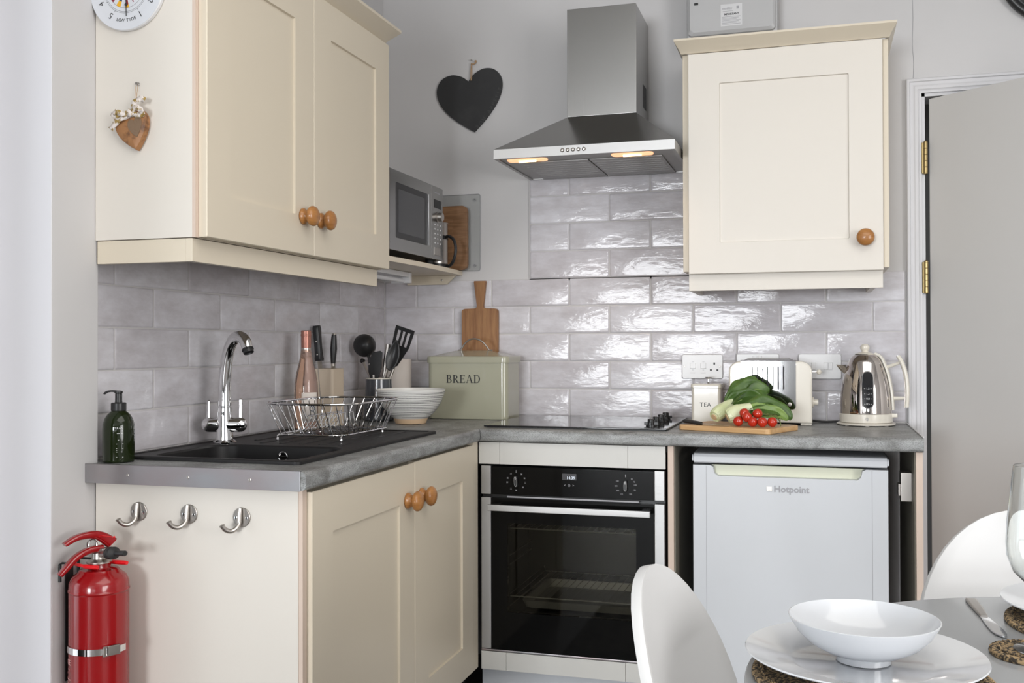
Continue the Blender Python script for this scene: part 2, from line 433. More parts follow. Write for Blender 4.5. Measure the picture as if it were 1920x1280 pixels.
# doorway architrave and open door leaf
PF = [(0, 0), (0, .019), (.003, .022), (.010, .022), (.013, .017), (.019, .0155), (.024, .0165), (.028, .019), (.037, .019), (.041, .014), (.046, .012), (.049, .012), (.049, 0)]
bm = B()
loft(bm, [[(1.932+a, -d, 0) for a, d in PF], [(1.932+a, -d, 2.078-a) for a, d in PF], [(2.80-a, -d, 2.078-a) for a, d in PF], [(2.80-a, -d, 0) for a, d in PF]])
box(bm, 1.978, 1.992, -.002, .12, 0, 2.03); box(bm, 2.745, 2.76, -.002, .12, 0, 2.03); box(bm, 1.978, 2.76, -.002, .12, 2.018, 2.034)
struct('trim_2', bm, 'trimw')
LEAF = at((2.0, -.004, 0), Matrix.Identity(4)) @ rot2(math.radians(-40.3))
bm = B(); box(bm, .006, .745, 0, .038, .006, 2.008, .002, mtx=LEAF)
door2 = struct('door_2', bm, 'doorp')
for z0 in (1.352, 1.756):
    bm = B()
    for k in range(5):
        lathe(bm, [(.0068, k*.0208), (.0075, k*.0208+.001), (.0075, k*.0208+.0192), (.0068, k*.0208+.0202)], (1.9925, -.014, z0), 14)
    lathe(bm, [(.004, -.004), (.0075, -.002), (.0075, 0), (.006, 0), (.006, .104), (.0075, .104), (.0075, .106), (.004, .110)], (1.9925, -.014, z0), 14)
    box(bm, 1.979, 1.991, -.012, -.002, z0, z0+.104)
    struct('hinge', bm, 'brass', door2)
bm = B(); tube(bm, spline([(1.956, -.0005, 2.08), (1.958, -.0005, 2.14), (1.9545, -.0005, 2.2), (1.957, -.0005, 2.29), (1.955, -.0005, 2.4), (1.9565, -.0005, 2.6)], 6), .0007, 4)
struct('plaster_crack', bm, 'greyink', wall_back)
bm = B(); box(bm, .70, 1.42, -2.0, -.85, 0, .008, .002)
tag(obj('rug', bm, 'rug', base=(1.06, -1.4, 0)), 'dark patterned rug on the floor before the oven, seen mirrored in its glass', 'rug')

# ------------------------------------------------------------------ tiling
ZT, PT, JT, JX, JL = 1.1194, .10303, .30484, .754, -.0935
def tiles(bm, horizontal, rows, x0, x1, ref, base_z, top_z):
    """horizontal(s, z, d) -> world point"""
    g = .0015
    for k in rows:
        za, zb = max(ZT+k*PT, base_z), min(ZT+(k+1)*PT, top_z)
        if zb-za < .01: continue
        off = ref if k % 2 == 0 else ref-JT/2
        n0 = math.floor((x0-off)/JT)
        s = off+n0*JT
        while s < x1:
            a, b = max(s, x0), min(s+JT, x1); s += JT
            if b-a < .006: continue
            ww, hh = b-a-2*g, zb-za-2*g
            tl = [random.uniform(-.0006, .0006) for _ in range(2)]
            def P(p, d):
                u, v = p
                return horizontal((a+b)/2+u, (za+zb)/2+v, d+tl[0]*u/.15+tl[1]*v/.05)
            loft(bm, [[P(p, -.0005) for p in rr(ww, hh, .002, 1)], [P(p, .006) for p in rr(ww, hh, .002, 1)],
                      [P(p, .0078) for p in rr(ww-.003, hh-.003, .003, 1)], [P(p, .0082) for p in rr(ww-.010, hh-.010, .004, 1)]], False, True)
bm = B()
hb = lambda s, z, d: (s, -d, z)
tiles(bm, hb, range(-3, 3), .009, 1.927, JX, .912, 1.4285)
tiles(bm, hb, range(3, 8), JX-JT/2, 1.3, JX, .912, 1.82)
struct('tiling', bm, 'tile', wall_back, 50)
bm = B(); box(bm, 0, 1.928, -.0062, 0, .905, 1.4295); box(bm, JX-JT/2-.002, 1.3, -.0062, 0, 1.42, 1.81)
struct('grout', bm, 'grout', wall_back)
bm = B()
tiles(bm, lambda s, z, d: (d, s, z), range(-3, 3), -1.72, -.009, JL, .912, 1.4285)
struct('tiling', bm, 'tile', wall_left, 50)
bm = B(); box(bm, 0, .0062, -1.72, 0, .905, 1.4295); box(bm, 0, .0105, -.0105, 0, .905, 1.4295, .003)
struct('grout', bm, 'grout', wall_left)

# ------------------------------------------------------------------ cabinets
def shaker(w, h, t=.021, stile=.101):
    """door in local coordinates: x 0..w, y 0..h, front at z=t"""
    bm = B(); c = (w/2, h/2)
    def lp(ww, hh, z, r=.0015): return [(p[0], p[1], z) for p in rr(ww, hh, r, 2, *c)]
    loft(bm, [lp(w, h, 0), lp(w, h, t-.0015), lp(w-.003, h-.003, t),
              lp(w-2*stile, h-2*stile, t, .003), lp(w-2*stile-.003, h-2*stile-.003, t-.0065, .003)])
    return bm
def place(bm, loc, F):
    bm.transform(at(loc, F)); return bm
def knob_bm(loc, F):
    bm = B()
    lathe(bm, [(.019, 0), (.0215, .002), (.0215, .006), (.019, .009), (.0165, .012), (.0155, .017), (.018, .021), (.024, .024), (.0268, .029), (.0268, .033), (.0245, .038), (.018, .0425), (.009, .045), (.001, .0457)], n=32)
    return place(bm, loc, F)

# left wall cabinet
t = thing('wall_cabinet', 'long cream double wall cupboard above the sink carrying the tide clock on its end', 'cabinet', (0, -1.2, 1.36))
bm = B(); box(bm, .002, .303, -1.717, -.708, 1.42, 2.14); obj('body', bm, 'cream', t)
bm = B(); box(bm, .046, .303, -1.735, -1.7175, 1.42, 2.30, .001); obj('end_panel', bm, 'creamlit', t)
bm = B(); box(bm, .303, .311, -1.735, -1.716, 1.42, 2.3); obj('edging', bm, 'edge', t)
for y0, y1, ky in ((-1.723, -1.2185, -1.282), (-1.2155, -.709, -1.182)):
    d = obj('door', place(shaker(y1-y0, .716), (.312, y0, 1.421), FX), 'cream', t)
    obj('knob', knob_bm((.333, ky, 1.520), FX), 'knob', d)
bm = B(); box(bm, .05, .284, -1.733, -1.715, 1.366, 1.4185, .001); box(bm, .284, .302, -1.733, -.735, 1.366, 1.4185, .001)
obj('pelmet', bm, 'cream', t)
def cornice(pts_in, pts_out, z0, z1):
    """flared strip between an inner lower path and an outer upper path"""
    bm = B()
    n = len(pts_in)
    rows = []
    for i in range(n):
        a, b = V((*pts_in[i], 0)), V((*pts_out[i], 0)); d = b-a
        rows.append([a+V((0,0,z0)), a+d*.12+V((0,0,z0)), a+d*.35+V((0,0,z0+(z1-z0)*.30)), a+d*.75+V((0,0,z0+(z1-z0)*.62)),
                     b+V((0,0,z0+(z1-z0)*.84)), b+V((0,0,z1)), a+d*.2+V((0,0,z1)), a+V((0,0,z1))])
    # loft sections along the path
    t_ = bmesh.new(); R = [[t_.verts.new(p) for p in r] for r in rows]
    for a, b in zip(R, R[1:]):
        for i in range(8): t_.faces.new((a[i], b[i], b[(i+1) % 8], a[(i+1) % 8]))
    t_.faces.new(R[0]); t_.faces.new(list(reversed(R[-1])))
    bmesh.ops.recalc_face_normals(t_, faces=t_.faces); merge(bm, t_)
    return bm
obj('cornice', cornice([(.303, -1.72), (.303, -.708), (.0, -.708)], [(.360, -1.78), (.360, -.672), (.0, -.672)], 2.139, 2.192), 'cream', t, angle=20)

# right wall cabinet
t = thing('wall_cabinet', 'square cream single wall cupboard right of the extractor hood', 'cabinet', (1.53, -.16, 1.35))
bm = B(); box(bm, 1.214, 1.232, -.306, -.0095, 1.42, 2.139, .001); box(bm, 1.232, 1.84, -.306, -.0095, 1.42, 2.139); box(bm, 1.84, 1.857, -.306, -.0095, 1.42, 2.139, .001)
obj('body', bm, 'cream', t)
d = obj('door', place(shaker(.604, .724), (1.2345, -.309, 1.411), FY), 'creamlit', t)
obj('knob', knob_bm((1.784, -.330, 1.512), FY), 'knob', d)
bm = B(); box(bm, 1.232, 1.838, -.300, -.284, 1.357, 1.4185, .001); box(bm, 1.232, 1.248, -.284, -.0095, 1.357, 1.4185); box(bm, 1.80, 1.816, -.284, -.0095, 1.357, 1.4185)
obj('pelmet', bm, 'creamlit', t)
obj('cornice', cornice([(1.214, -.0), (1.214, -.318), (1.857, -.318), (1.857, -.0)], [(1.192, .0), (1.192, -.362), (1.880, -.362), (1.880, .0)], 2.139, 2.180), 'cream', t, angle=20)

# left base cupboard
t = thing('base_cabinet', 'cream double base cupboard under the sink with hooks on its end panel', 'cabinet', (.3, -1.2, 0))
bm = B(); box(bm, .01, .565, -1.715, -1.697, .13, .8685); box(bm, .01, .565, -.60, -.582, .13, .8685); box(bm, .01, .565, -1.697, -.60, .13, .148); box(bm, .01, .020, -1.697, -.60, .148, .74); box(bm, .535, .565, -1.697, -.60, .78, .8685)
obj('body', bm, 'carcass', t)
bm = B(); box(bm, .048, .5655, -1.735, -1.7155, .0, .869, .001); obj('end_panel', bm, 'creamlit', t)
bm = B(); box(bm, .566, .5765, -1.735, -1.7165, .0, .869, .0008); obj('edging', bm, 'edge', t)
for y0, y1, ky, z1 in ((-1.714, -1.1275, -1.181, .860), (-1.1245, -.634, -1.083, .8615)):
    d = obj('door', place(shaker(y1-y0, z1-.143), (.567, y0, .143), FX), 'cream', t)
    obj('knob', knob_bm((.588, ky, .764), FX), 'knob', d)
bm = B(); box(bm, .567, .587, -.632, -.585, .143, .8685, .001); obj('filler_post', bm, 'cream', t)
bm = B(); box(bm, .51, .53, -1.71, -.55, .0, .13); obj('plinth', bm, 'blackp', t)

# oven housing: infill panels, side posts, plinth
t = thing('oven_housing', 'pale grey infill strips and posts framing the built-in oven', 'cabinet', (.9, -.3, 0))
bm = B()
for a, b in ((.5895, .6595), (.6602, 1.0745), (1.0752, 1.1905)): box(bm, a, b, -.582, -.565, .797, .867, .0006)
obj('upper_infill', bm, 'infill', t)
bm = B()
for a, b in ((.5965, .6795), (.6802, 1.0645), (1.0652, 1.1965)): box(bm, a, b, -.582, -.565, .138, .196, .0006)
obj('lower_infill', bm, 'infill', t)
bm = B(); box(bm, 1.198, 1.216, -.58, -.01, .0, .8685, .0008); obj('side_panel', bm, 'edge', t)
bm = B(); box(bm, 1.2165, 1.22, -.572, -.01, .0, .8685); obj('inner_lining', bm, 'carcass', t)
bm = B(); box(bm, .585, 1.1975, -.535, -.52, .0, .138); obj('plinth', bm, 'fridge', t)

# fridge bay end panel
t = thing('end_panel', 'narrow end panel closing the fridge bay beside the doorway', 'panel', (1.916, -.3, 0))
bm = B(); box(bm, 1.907, 1.9255, -.58, -.03, .0, .8685, .0008); obj('board', bm, 'edge', t)
bm = B(); box(bm, 1.903, 1.907, -.572, -.03, .0, .8685); obj('inner_lining', bm, 'carcass', t)
bm = B(); box(bm, 1.872, 1.903, -.5, -.44, .715, .80, .002); box(bm, 1.866, 1.872, -.49, -.45, .73, .765, .001); obj('hinge_plate', bm, 'satin', t)

# ------------------------------------------------------------------ worktops
def worktop_profile():
    # depth d from wall (0) to front (w), height; returns rounded nose
    pts = [(0, .870), (.585, .870)]
    for k in range(5):
        a = math.radians(-90+90*k/4); pts.append((.591+.009*math.cos(a), .879+.009*math.sin(a)))
    for k in range(6):
        a = math.radians(90*k/5); pts.append((.588+.012*math.cos(a), .898+.012*math.sin(a)))
    pts += [(0, .910)]
    return pts
NOSE = worktop_profile()
bm = B()
nose = [(.545, .870)]+NOSE[1:-1]+[(.545, .910)]
t_ = bmesh.new()
a = [t_.verts.new((p[0], -1.765, p[1])) for p in nose]; b = [t_.verts.new((p[0], -p[0], p[1])) for p in nose]
t_.faces.new(a); t_.faces.new(list(reversed(b)))
for i in range(len(nose)): t_.faces.new((a[i], b[i], b[(i+1) % len(nose)], a[(i+1) % len(nose)]))
bmesh.ops.recalc_face_normals(t_, faces=t_.faces); merge(bm, t_)
prism(bm, [(.050, -1.765), (.545, -1.765), (.545, -1.630), (.0095, -1.630), (.0095, -1.7185), (.050, -1.7185)], .870, .910, 'xy')
prism(bm, [(.0095, -1.310), (.545, -1.310), (.545, -.545), (.0095, -.0095)], .870, .910, 'xy')
box(bm, .0095, .10, -1.630, -1.310, .870, .910); box(bm, .50, .545, -1.630, -1.310, .870, .910)
wt_l = obj('worktop', bm, 'worktop', base=(.3, -.9, .87), angle=25)
tag(wt_l, 'slate-grey worktop run along the left wall holding the black sink', 'worktop')
bm = B(); box(bm, .044, .5875, -1.7675, -1.765, .868, .9115, .0006); box(bm, .044, .5875, -1.7675, -1.760, .9102, .9115, .0004)
st = obj('metal_strip', bm, 'alu', wt_l)
for x in (.159, .315, .468):
    bm = B(); lathe(bm, [(.0034, 0), (.0034, .0008), (.0018, .0012), (.0008, .0004)], n=14, mtx=at((x, -1.7673, .889), FY)); obj('screw', bm, 'satin', st)
bm = B()
t_ = bmesh.new()
prof = [(-p[0], p[1]) for p in NOSE]; prof[0] = (-.0095, .87); prof[-1] = (-.0095, .91)
a = [t_.verts.new((-p[0]+.0012, p[0], p[1])) for p in prof]; b = [t_.verts.new((1.927, p[0], p[1])) for p in prof]
t_.faces.new(a); t_.faces.new(list(reversed(b)))
for i in range(len(prof)): t_.faces.new((a[i], b[i], b[(i+1) % len(prof)], a[(i+1) % len(prof)]))
bmesh.ops.recalc_face_normals(t_, faces=t_.faces); merge(bm, t_)
tag(obj('worktop', bm, 'worktop', base=(1.3, -.3, .87), angle=25), 'slate-grey worktop run along the back wall over oven and fridge', 'worktop')
bm = B(); tube(bm, [(1.9265, -.012, .913), (1.9265, -.59, .913)], .002, 6); tag(obj('sealant_strip', bm, 'white', base=(1.9265, -.3, .91)), 'thin bead of sealant at the right end of the back worktop', 'sealant')

# ------------------------------------------------------------------ sink
t = thing('sink', 'black composite inset sink with bowl and ribbed drainer', 'sink', (.285, -1.23, .91))
def L3(w, h, r, cx, cy, z, n=8): return [(p[0], p[1], z) for p in rr(w, h, r, n, cx, cy)]
bm = B()
OX0, OX1, OY0, OY1 = .042, .528, -1.660, -.795
ocx, ocy, ow, oh = (OX0+OX1)/2, (OY0+OY1)/2, OX1-OX0, OY1-OY0
bx, by, bw, bh = .3, -1.478, .385, .312
loft(bm, [L3(ow, oh, .015, ocx, ocy, .9105), L3(ow, oh, .015, ocx, ocy, .917), L3(ow-.006, oh-.006, .013, ocx, ocy, .919),
          L3(ow-.03, oh-.03, .012, ocx, ocy, .919), L3(ow-.034, oh-.034, .012, ocx, ocy, .9165),
          L3(bw, bh, .06, bx, by, .9165), L3(bw-.008, bh-.008, .058, bx, by, .912), L3(bw-.03, bh-.03, .055, bx, by, .78), L3(bw-.07, bh-.07, .05, bx, by, .758)], False, True)
obj('basin', bm, 'blackm', t, 25)
bm = B()
for k in range(6):
    x = .15+k*.058
    loft(bm, [[(x+p[0], -1.06+p[1], z) for p in rr(w, .44 if k else .30, .004, 3)] for w, z in ((.014, .9160), (.011, .9185), (.004, .9192))], True, True)
obj('drainer_ridges', bm, 'blackm', t, 25)
bm = B(); torus(bm, .0125, .0018, at((.303, -1.3325, .8885), FY), 24, 8); box(bm, .292, .314, -1.335, -1.331, .8870, .8900); lathe(bm, [(.0125, -.002), (.0125, 0)], n=20, mtx=at((.303, -1.331, .8885), FY))
obj('overflow_ring', bm, 'chrome', t)
bm = B(); lathe(bm, [(.045, .758), (.045, .760), (.040, .7605), (.036, .7575), (.012, .7575), (.01, .762), (.001, .763)], (.3, -1.478, 0), 32); obj('plug_drain', bm, 'chrome', t)

# tap
t = thing('mixer_tap', 'chrome swan-neck mixer tap with two lever handles behind the sink bowl', 'tap', (.113, -1.306, .917))
fx, fy = .113, -1.306
bm = B(); lathe(bm, [(.031, .9165), (.031, .921), (.028, .924), (.0235, .927), (.0225, .940), (.0215, .955), (.0210, .985), (.0195, .998), (.0185, 1.005), (.0185, 1.013), (.0165, 1.014), (.0165, 1.017), (.0180, 1.018), (.0175, 1.030)], (fx, fy, 0), 28); obj('body', bm, 'chrome', t)
A = V((.95, .30, 0)).normalized()
bm = B(); m_ = axis_m((fx, fy, .967)-A*.066 if False else V((fx, fy, .967))-A*.060, A)
lathe(bm, [(.001, -.0), (.009, .001), (.016, .006), (.0195, .014), (.0200, .022), (.0200, .046), (.0190, .047), (.0200, .049), (.0175, .060), (.0200, .071), (.0190, .073), (.0200, .074), (.0200, .100), (.0190, .108), (.014, .116), (.005, .1195), (.001, .12)], n=28, mtx=m_)
obj('valve_barrel', bm, 'chrome', t)
for s, h in ((-1, .050), (1, .054)):
    p = V((fx, fy, .983))+A*(.043*s)
    bm = B(); lathe(bm, [(.0060, -.004), (.0062, 0), (.0052, .004), (.0048, h-.004), (.0050, h-.002), (.003, h)], tuple(p), 16); obj('lever', bm, 'chrome', t)
SP = V((.80, -.35, 0)).normalized()
pts = []
for (u, z) in ((0, 1.02), (.0, 1.06), (.004, 1.10), (.012, 1.145), (.026, 1.178), (.048, 1.199), (.072, 1.202), (.094, 1.190), (.104, 1.170)):
    p = V((fx, fy, 0))+SP*u; pts.append((p.x, p.y, z))
bm = B(); sp = spline(pts, 5); n_ = len(sp)
tube(bm, sp, [.0165-.0025*math.sin(PI*.5*i/n_)+.001*(i/n_) for i in range(n_)], 20); obj('spout', bm, 'chrome', t)
p = V(pts[-1]); dn = (V(pts[-1])-V(pts[-2])).normalized()
bm = B(); lathe(bm, [(.0150, -.001), (.0155, .001), (.0155, .004)], n=20, mtx=axis_m(p, dn)); obj('collar', bm, 'blackp', t)
bm = B(); lathe(bm, [(.0138, .002), (.0135, .012), (.011, .012), (.010, .009)], n=20, mtx=axis_m(p, dn)); obj('nozzle', bm, 'blackp', t)

# ------------------------------------------------------------------ hob
t = thing('hob', 'black glass electric hob set in the worktop above the oven', 'hob', (.89, -.29, .91))
bm = B(); box(bm, .592, 1.190, -.540, -.022, .9125, .9185, .002); obj('glass_plate', bm, 'hobg', t)
bm = B(); box(bm, .60, 1.182, -.53, -.03, .9101, .9127); obj('base_frame', bm, 'blackp', t)
for y in (-.455, -.345, -.235, -.125):
    bm = B(); lathe(bm, [(.017, .9185), (.017, .9225), (.0115, .924), (.0110, .9405), (.0095, .942)], (1.128, y, 0), 20)
    box(bm, 1.106, 1.150, y-.0035, y+.0035, .9225, .9315, .001); box(bm, 1.1245, 1.1315, y-.020, y+.020, .9225, .9315, .001)
    obj('control_knob', bm, 'blackp', t)

# ------------------------------------------------------------------ oven
t = thing('oven', 'built-in black glass and steel electric oven under the hob', 'oven', (.893, -.3, .2))
YF = -.582
bm = B()
for a in ((.597, .683, .20, .79), (1.102, 1.188, .20, .79), (.683, 1.102, .20, .323), (.683, 1.102, .612, .79)): box(bm, a[0], a[1], -.56, -.545, a[2], a[3])            # face flange
for (xa, xb) in ((.597, .62), (1.165, 1.188)): box(bm, xa, xb, -.545, -.06, .20, .79)
box(bm, .597, 1.188, -.08, -.06, .20, .79); box(bm, .597, 1.188, -.545, -.06, .20, .215); box(bm, .597, 1.188, -.545, -.06, .70, .79)
bm2 = B()
obj('housing', bm2 if False else bm, 'blackp', t)
bm = B(); box(bm, .631, 1.157, YF, -.560, .700, .790, .0015); obj('control_panel', bm, 'blackg', t)
for xa, xb in ((.5975, .6305), (1.1575, 1.1885)):
    bm = B(); box(bm, xa, xb, YF-.002, -.560, .700, .792, .002); obj('side_trim', bm, 'steelh', t)
# door: glass with a window
d = thing  # keep name
bm = B()
x0, x1, z0, z1 = .631, 1.157, .205, .688; wx0, wx1, wz0, wz1 = .685, 1.100, .325, .610
for a in ((x0, wx0, z0, z1), (wx1, x1, z0, z1), (wx0, wx1, z0, wz0), (wx0, wx1, wz1, z1)): box(bm, a[0], a[1], YF, YF+.020, a[2], a[3])
odoor = obj('door', bm, 'blackg', t)
bm = B(); box(bm, wx0, wx1, YF, YF+.003, wz0, wz1); obj('window', bm, thin_pane('smoked_glass', (.60, .59, .55), .8), odoor)
for xa, xb in ((.5975, .6305), (1.1575, 1.1885)):
    bm = B(); box(bm, xa, xb, YF-.002, -.560, .205, .690, .002); obj('side_trim', bm, 'steelh', odoor)
bm = B(); box(bm, .5975, 1.1885, YF-.001, -.562, .1975, .2035, .001); obj('lower_trim', bm, 'alu', t)
bm = B(); box(bm, .632, 1.150, -.629, -.617, .654, .6735, .0015); obj('handle', bm, 'steelh', odoor)
for xa in (.640, 1.120):
    bm = B(); box(bm, xa, xa+.025, -.617, YF+.001, .655, .672, .001); obj('handle_bracket', bm, 'blackp', odoor)
bm = B(); box(bm, .685, 1.11, YF-.003, YF, .6915, .6965, .001); obj('vent_slot', bm, 'greyink', t)
def dial(x, z, marks, parent):
    bm = B(); R = Matrix.Rotation(math.radians(4 if x < .8 else 0), 4, 'Z')
    loft(bm, [[(p[0], p[1], zz) for p in rr(w, h, .004, 3)] for w, h, zz in ((.012, .035, 0), (.012, .035, .008), (.009, .032, .010))], mtx=at((x, YF, z), FY) @ R)
    k = obj('dial_knob', bm, 'blackp', parent)
    bm = B(); torus(bm, .5, .02, at((x, YF-.0102, z), FY) @ R @ Matrix.Diagonal((.0095, .030, .02, 1)), 24, 6, 1, 1)
    box(bm, -.0007, .0007, .006, .0135, .0100, .0108, mtx=at((x, YF, z), FY) @ R); obj('pointer', bm, 'whiteink', k)
    bm = B()
    for i, a in enumerate(marks):
        a = math.radians(a); r = .0285
        px, pz = r*math.sin(a)*1.05, r*math.cos(a)
        kind = i % 3
        m_ = at((x+px, YF-.0003, z+pz), FY)
        if i == 0: lathe(bm, [(.0014, 0), (.0014, .0004)], n=10, mtx=m_); box(bm, -.0012, .0012, .003, .007, 0, .0004, mtx=m_)
        elif x < .8: box(bm, -.0028, .0028, -.0020, -.0012, 0, .0004, mtx=m_); box(bm, -.0028, .0028, .0012, .0020, 0, .0004, mtx=m_); (box(bm, -.0010, .0010, -.0010, .0010, 0, .0004, mtx=m_) if kind else None)
        else:
            tb = text_bm(('50', '75', '100', '125', '150', '175', '200', '225', '250')[min(i-1, 8)], .0062, .0002); merge(bm, tb, m_)
    obj('dial_marks', bm, 'greyink', parent)
dial(.715, .744, (0, 36, 68, 96, 130, 180, 215, 262, 290, 325), t)
dial(1.068, .742, (0, 40, 62, 82, 115, 150, 205, 238, 268, 300), t)
bm = B(); box(bm, .866, .912, YF-.0006, YF, .754, .774, .0002); obj('display', bm, mat('display_glass', (.05, .05, .055), .15), t)
bm = text_bm('14:39', .0125, .0003); bm.transform(at((.894, YF-.001, .7605), FY)); obj('clock_digits', bm, 'lcd', t)
bm = B(); tb = text_bm('<', .010); merge(bm, tb, at((.875, YF-.0004, .737), FY)); tb = text_bm('>', .010); merge(bm, tb, at((.902, YF-.0004, .737), FY))
torus(bm, .0035, .0005, at((.8885, YF-.0004, .737), FY), 18, 5); box(bm, .888, .889, YF-.0008, YF-.0002, .737, .740); box(bm, .888, .891, YF-.0008, YF-.0002, .7365, .7372)
obj('touch_symbols', bm, 'greyink', t)
# inside of the oven
bm = B()
for z in (.335, .575): box(bm, .622, 1.163, -.10, -.081, z, z+.001)
box(bm, .622, 1.163, -.10, -.0815, .216, .699); box(bm, .6205, .6225, -.54, -.10, .216, .699); box(bm, 1.1625, 1.1645, -.54, -.10, .216, .699); box(bm, .622, 1.163, -.54, -.10, .2155, .217)
obj('cavity_lining', bm, 'cavity', t)
for z in (.365, .585):
    bm = B()
    tube(bm, [(.655, -.53, z+.018), (.660, -.53, z), (1.13, -.53, z), (1.135, -.53, z+.018)], .0024, 6)
    tube(bm, [(.69, -.14, z+.018), (.695, -.14, z), (1.13, -.14, z)], .002, 6)
    for k in range(20):
        x = .672+k*.0235; tube(bm, [(x, -.53, z+.002), (x, -.14, z+.002)], .0012, 5)
    obj('oven_shelf', bm, 'rackm', t)
bm = B()
for z in (.30, .44, .47): tube(bm, [(.640, -.52, z), (.640, -.13, z)], .002, 5)
obj('shelf_rail', bm, 'rackm', t)
bm = B(); loft(bm, [[(p[0], p[1], z) for p in rr(w, h, .02, 4, .91, -.33)] for w, h, z in ((.38, .30, .318), (.40, .32, .345), (.41, .33, .345), (.39, .31, .320))], True, True)
obj('baking_tray', bm, 'rackm', t)

# ------------------------------------------------------------------ extractor hood
t = thing('extractor_hood', 'brushed steel chimney extractor hood with two lit lamps', 'hood', (.905, -.23, 1.8))
hx0, hx1, hy = .606, 1.2085, -.468
zb, zt = 1.800, 1.832
bm = B()
chx0, chx1, chy = .812, 1.053, -.272
t_ = bmesh.new()
lo = [(hx0, hy), (hx1, hy), (hx1, -.0095), (hx0, -.0095)]; hi = [(chx0, chy), (chx1, chy), (chx1, -.0095), (chx0, -.0095)]
a = [t_.verts.new((x, y, zt)) for x, y in lo]; b = [t_.verts.new((x, y, 1.968)) for x, y in hi]
for i in range(4): t_.faces.new((a[i], a[(i+1) % 4], b[(i+1) % 4], b[i]))
t_.faces.new(b); t_.faces.new(list(reversed(a))); merge(bm, t_)
obj('canopy', bm, 'steel', t)
bm = B()
for a in ((hx0, hx1, hy, hy+.012), (hx0, hx0+.012, hy+.012, -.0215), (hx1-.012, hx1, hy+.012, -.0215), (hx0, hx1, -.0215, -.0095)): box(bm, a[0], a[1], a[2], a[3], zb, zt-.0005)
obj('rim_band', bm, 'steelh', t)
bm = B(); box(bm, chx0, chx1, chy, -.001, 1.969, 2.343, .001); ch = obj('chimney', bm, 'steel', t)
bm = B()
for k in range(9): box(bm, chx1-.0005, chx1+.001, -.10+k*.008-.03, -.10+k*.008-.026, 2.02, 2.10)
obj('side_grille', bm, 'blackp', ch)
UM = mat('hood_underside', (.33, .325, .32), .4, .4)
bm = B(); box(bm, hx0+.012, hx1-.012, hy+.012, -.0215, zb+.004, zb+.007); obj('underside_plate', bm, UM, t)
for xa, xb in ((hx0+.055, .9045), (.9095, hx1-.055)):
    bm = B(); box(bm, xa, xb, hy+.105, -.03, zb-.0005, zb+.0045, .0015)
    for k in range(1, 8): box(bm, xa+.01, xb-.01, hy+.105+k*.038, hy+.106+k*.038, zb-.0012, zb)
    obj('grease_filter', bm, UM, t)
for xc in (.706, 1.062):
    bm = B(); loft(bm, [[(p[0], p[1], z) for p in rr(w, h, .018, 6, xc, hy+.062)] for w, h, z in ((.138, .052, zb+.005), (.136, .050, zb+.0005))]); o = obj('lamp_lens', bm, 'warm', t)
    bm = B(); tube(bm, [(xc-.03, hy+.062, zb-.0004), (xc+.03, hy+.062, zb-.0004)], .0045, 10); obj('bulb', bm, 'warmc', o)
for k in range(5):
    bm = B(); lathe(bm, [(.0065, 0), (.0065, .002), (.0050, .0035), (.004, .006), (.001, .0065)], n=18, mtx=at((.842+k*.0180, hy, 1.8165), FY)); obj('push_button', bm, 'satin', t)

# ------------------------------------------------------------------ fridge
t = thing('fridge', 'white undercounter fridge in the bay under the worktop', 'fridge', (1.554, -.3, 0))
fx0, fx1 = 1.2705, 1.8345
bm = B(); box(bm, fx0+.006, fx1-.006, -.50, -.05, .02, .806, .004); obj('body', bm, 'fridge', t)
bm = B(); pr = []
for (y, z) in ((-.05, .818), (-.553, .818), (-.5565, .8215), (-.5565, .837), (-.551, .8455), (-.540, .849), (-.05, .849)): pr.append((y, z))
t_ = bmesh.new(); a = [t_.verts.new((fx0-.002, y, z)) for y, z in pr]; b = [t_.verts.new((fx1+.002, y, z)) for y, z in pr]
t_.faces.new(a); t_.faces.new(list(reversed(b)))
for i in range(len(pr)): t_.faces.new((a[i], b[i], b[(i+1) % len(pr)], a[(i+1) % len(pr)]))
bmesh.ops.recalc_face_normals(t_, faces=t_.faces); bmesh.ops.bevel(t_, geom=[e for e in t_.edges if abs(e.verts[0].co.x-e.verts[1].co.x) < 1e-6], offset=.006, segments=3, affect='EDGES'); merge(bm, t_)
obj('lid', bm, 'fridge', t)
# door with handle recess cut out of the top edge
bm = B(); zt_, zh = .811, .779
poly = [(fx0, .03), (fx1, .03), (fx1, zt_)]
hx_a, hx_b = 1.338, 1.757
poly += [(hx_b+.016, zt_), (hx_b+.006, zt_-.005), (hx_b+.002, zh+.008), (hx_b-.008, zh), (hx_a+.008, zh), (hx_a-.002, zh+.008), (hx_a-.006, zt_-.005), (hx_a-.016, zt_), (fx0, zt_)]
prism(bm, poly, -.548, -.502, 'xz', .0025)
fd = obj('door', bm, 'fridge', t)
bm = B(); box(bm, hx_a-.02, hx_b+.02, -.520, -.503, zh-.001, zt_-.001); obj('handle_recess', bm, 'handleint', fd)
for xa in (fx0+.040, fx1-.0452):
    bm = B(); box(bm, xa, xa+.0012, -.5484, -.547, .035, .808); obj('door_seam', bm, 'greyink', fd)
bm = text_bm('Hotpoint', .0275, .0008, .0006, 'LEFT'); bm.transform(at((1.511, -.5486, .7445), FY)); obj('lettering', bm, 'greyink', fd)
bm = B(); box(bm, 1.490, 1.506, -.5495, -.548, .737, .752, .0006); box(bm, 1.494, 1.503, -.5500, -.5492, .741, .748, .0003); obj('badge', bm, 'satin', fd)
bm = B(); box(bm, fx0+.02, fx1-.02, -.52, -.50, .0, .03); obj('foot_rail', bm, 'blackp', t)

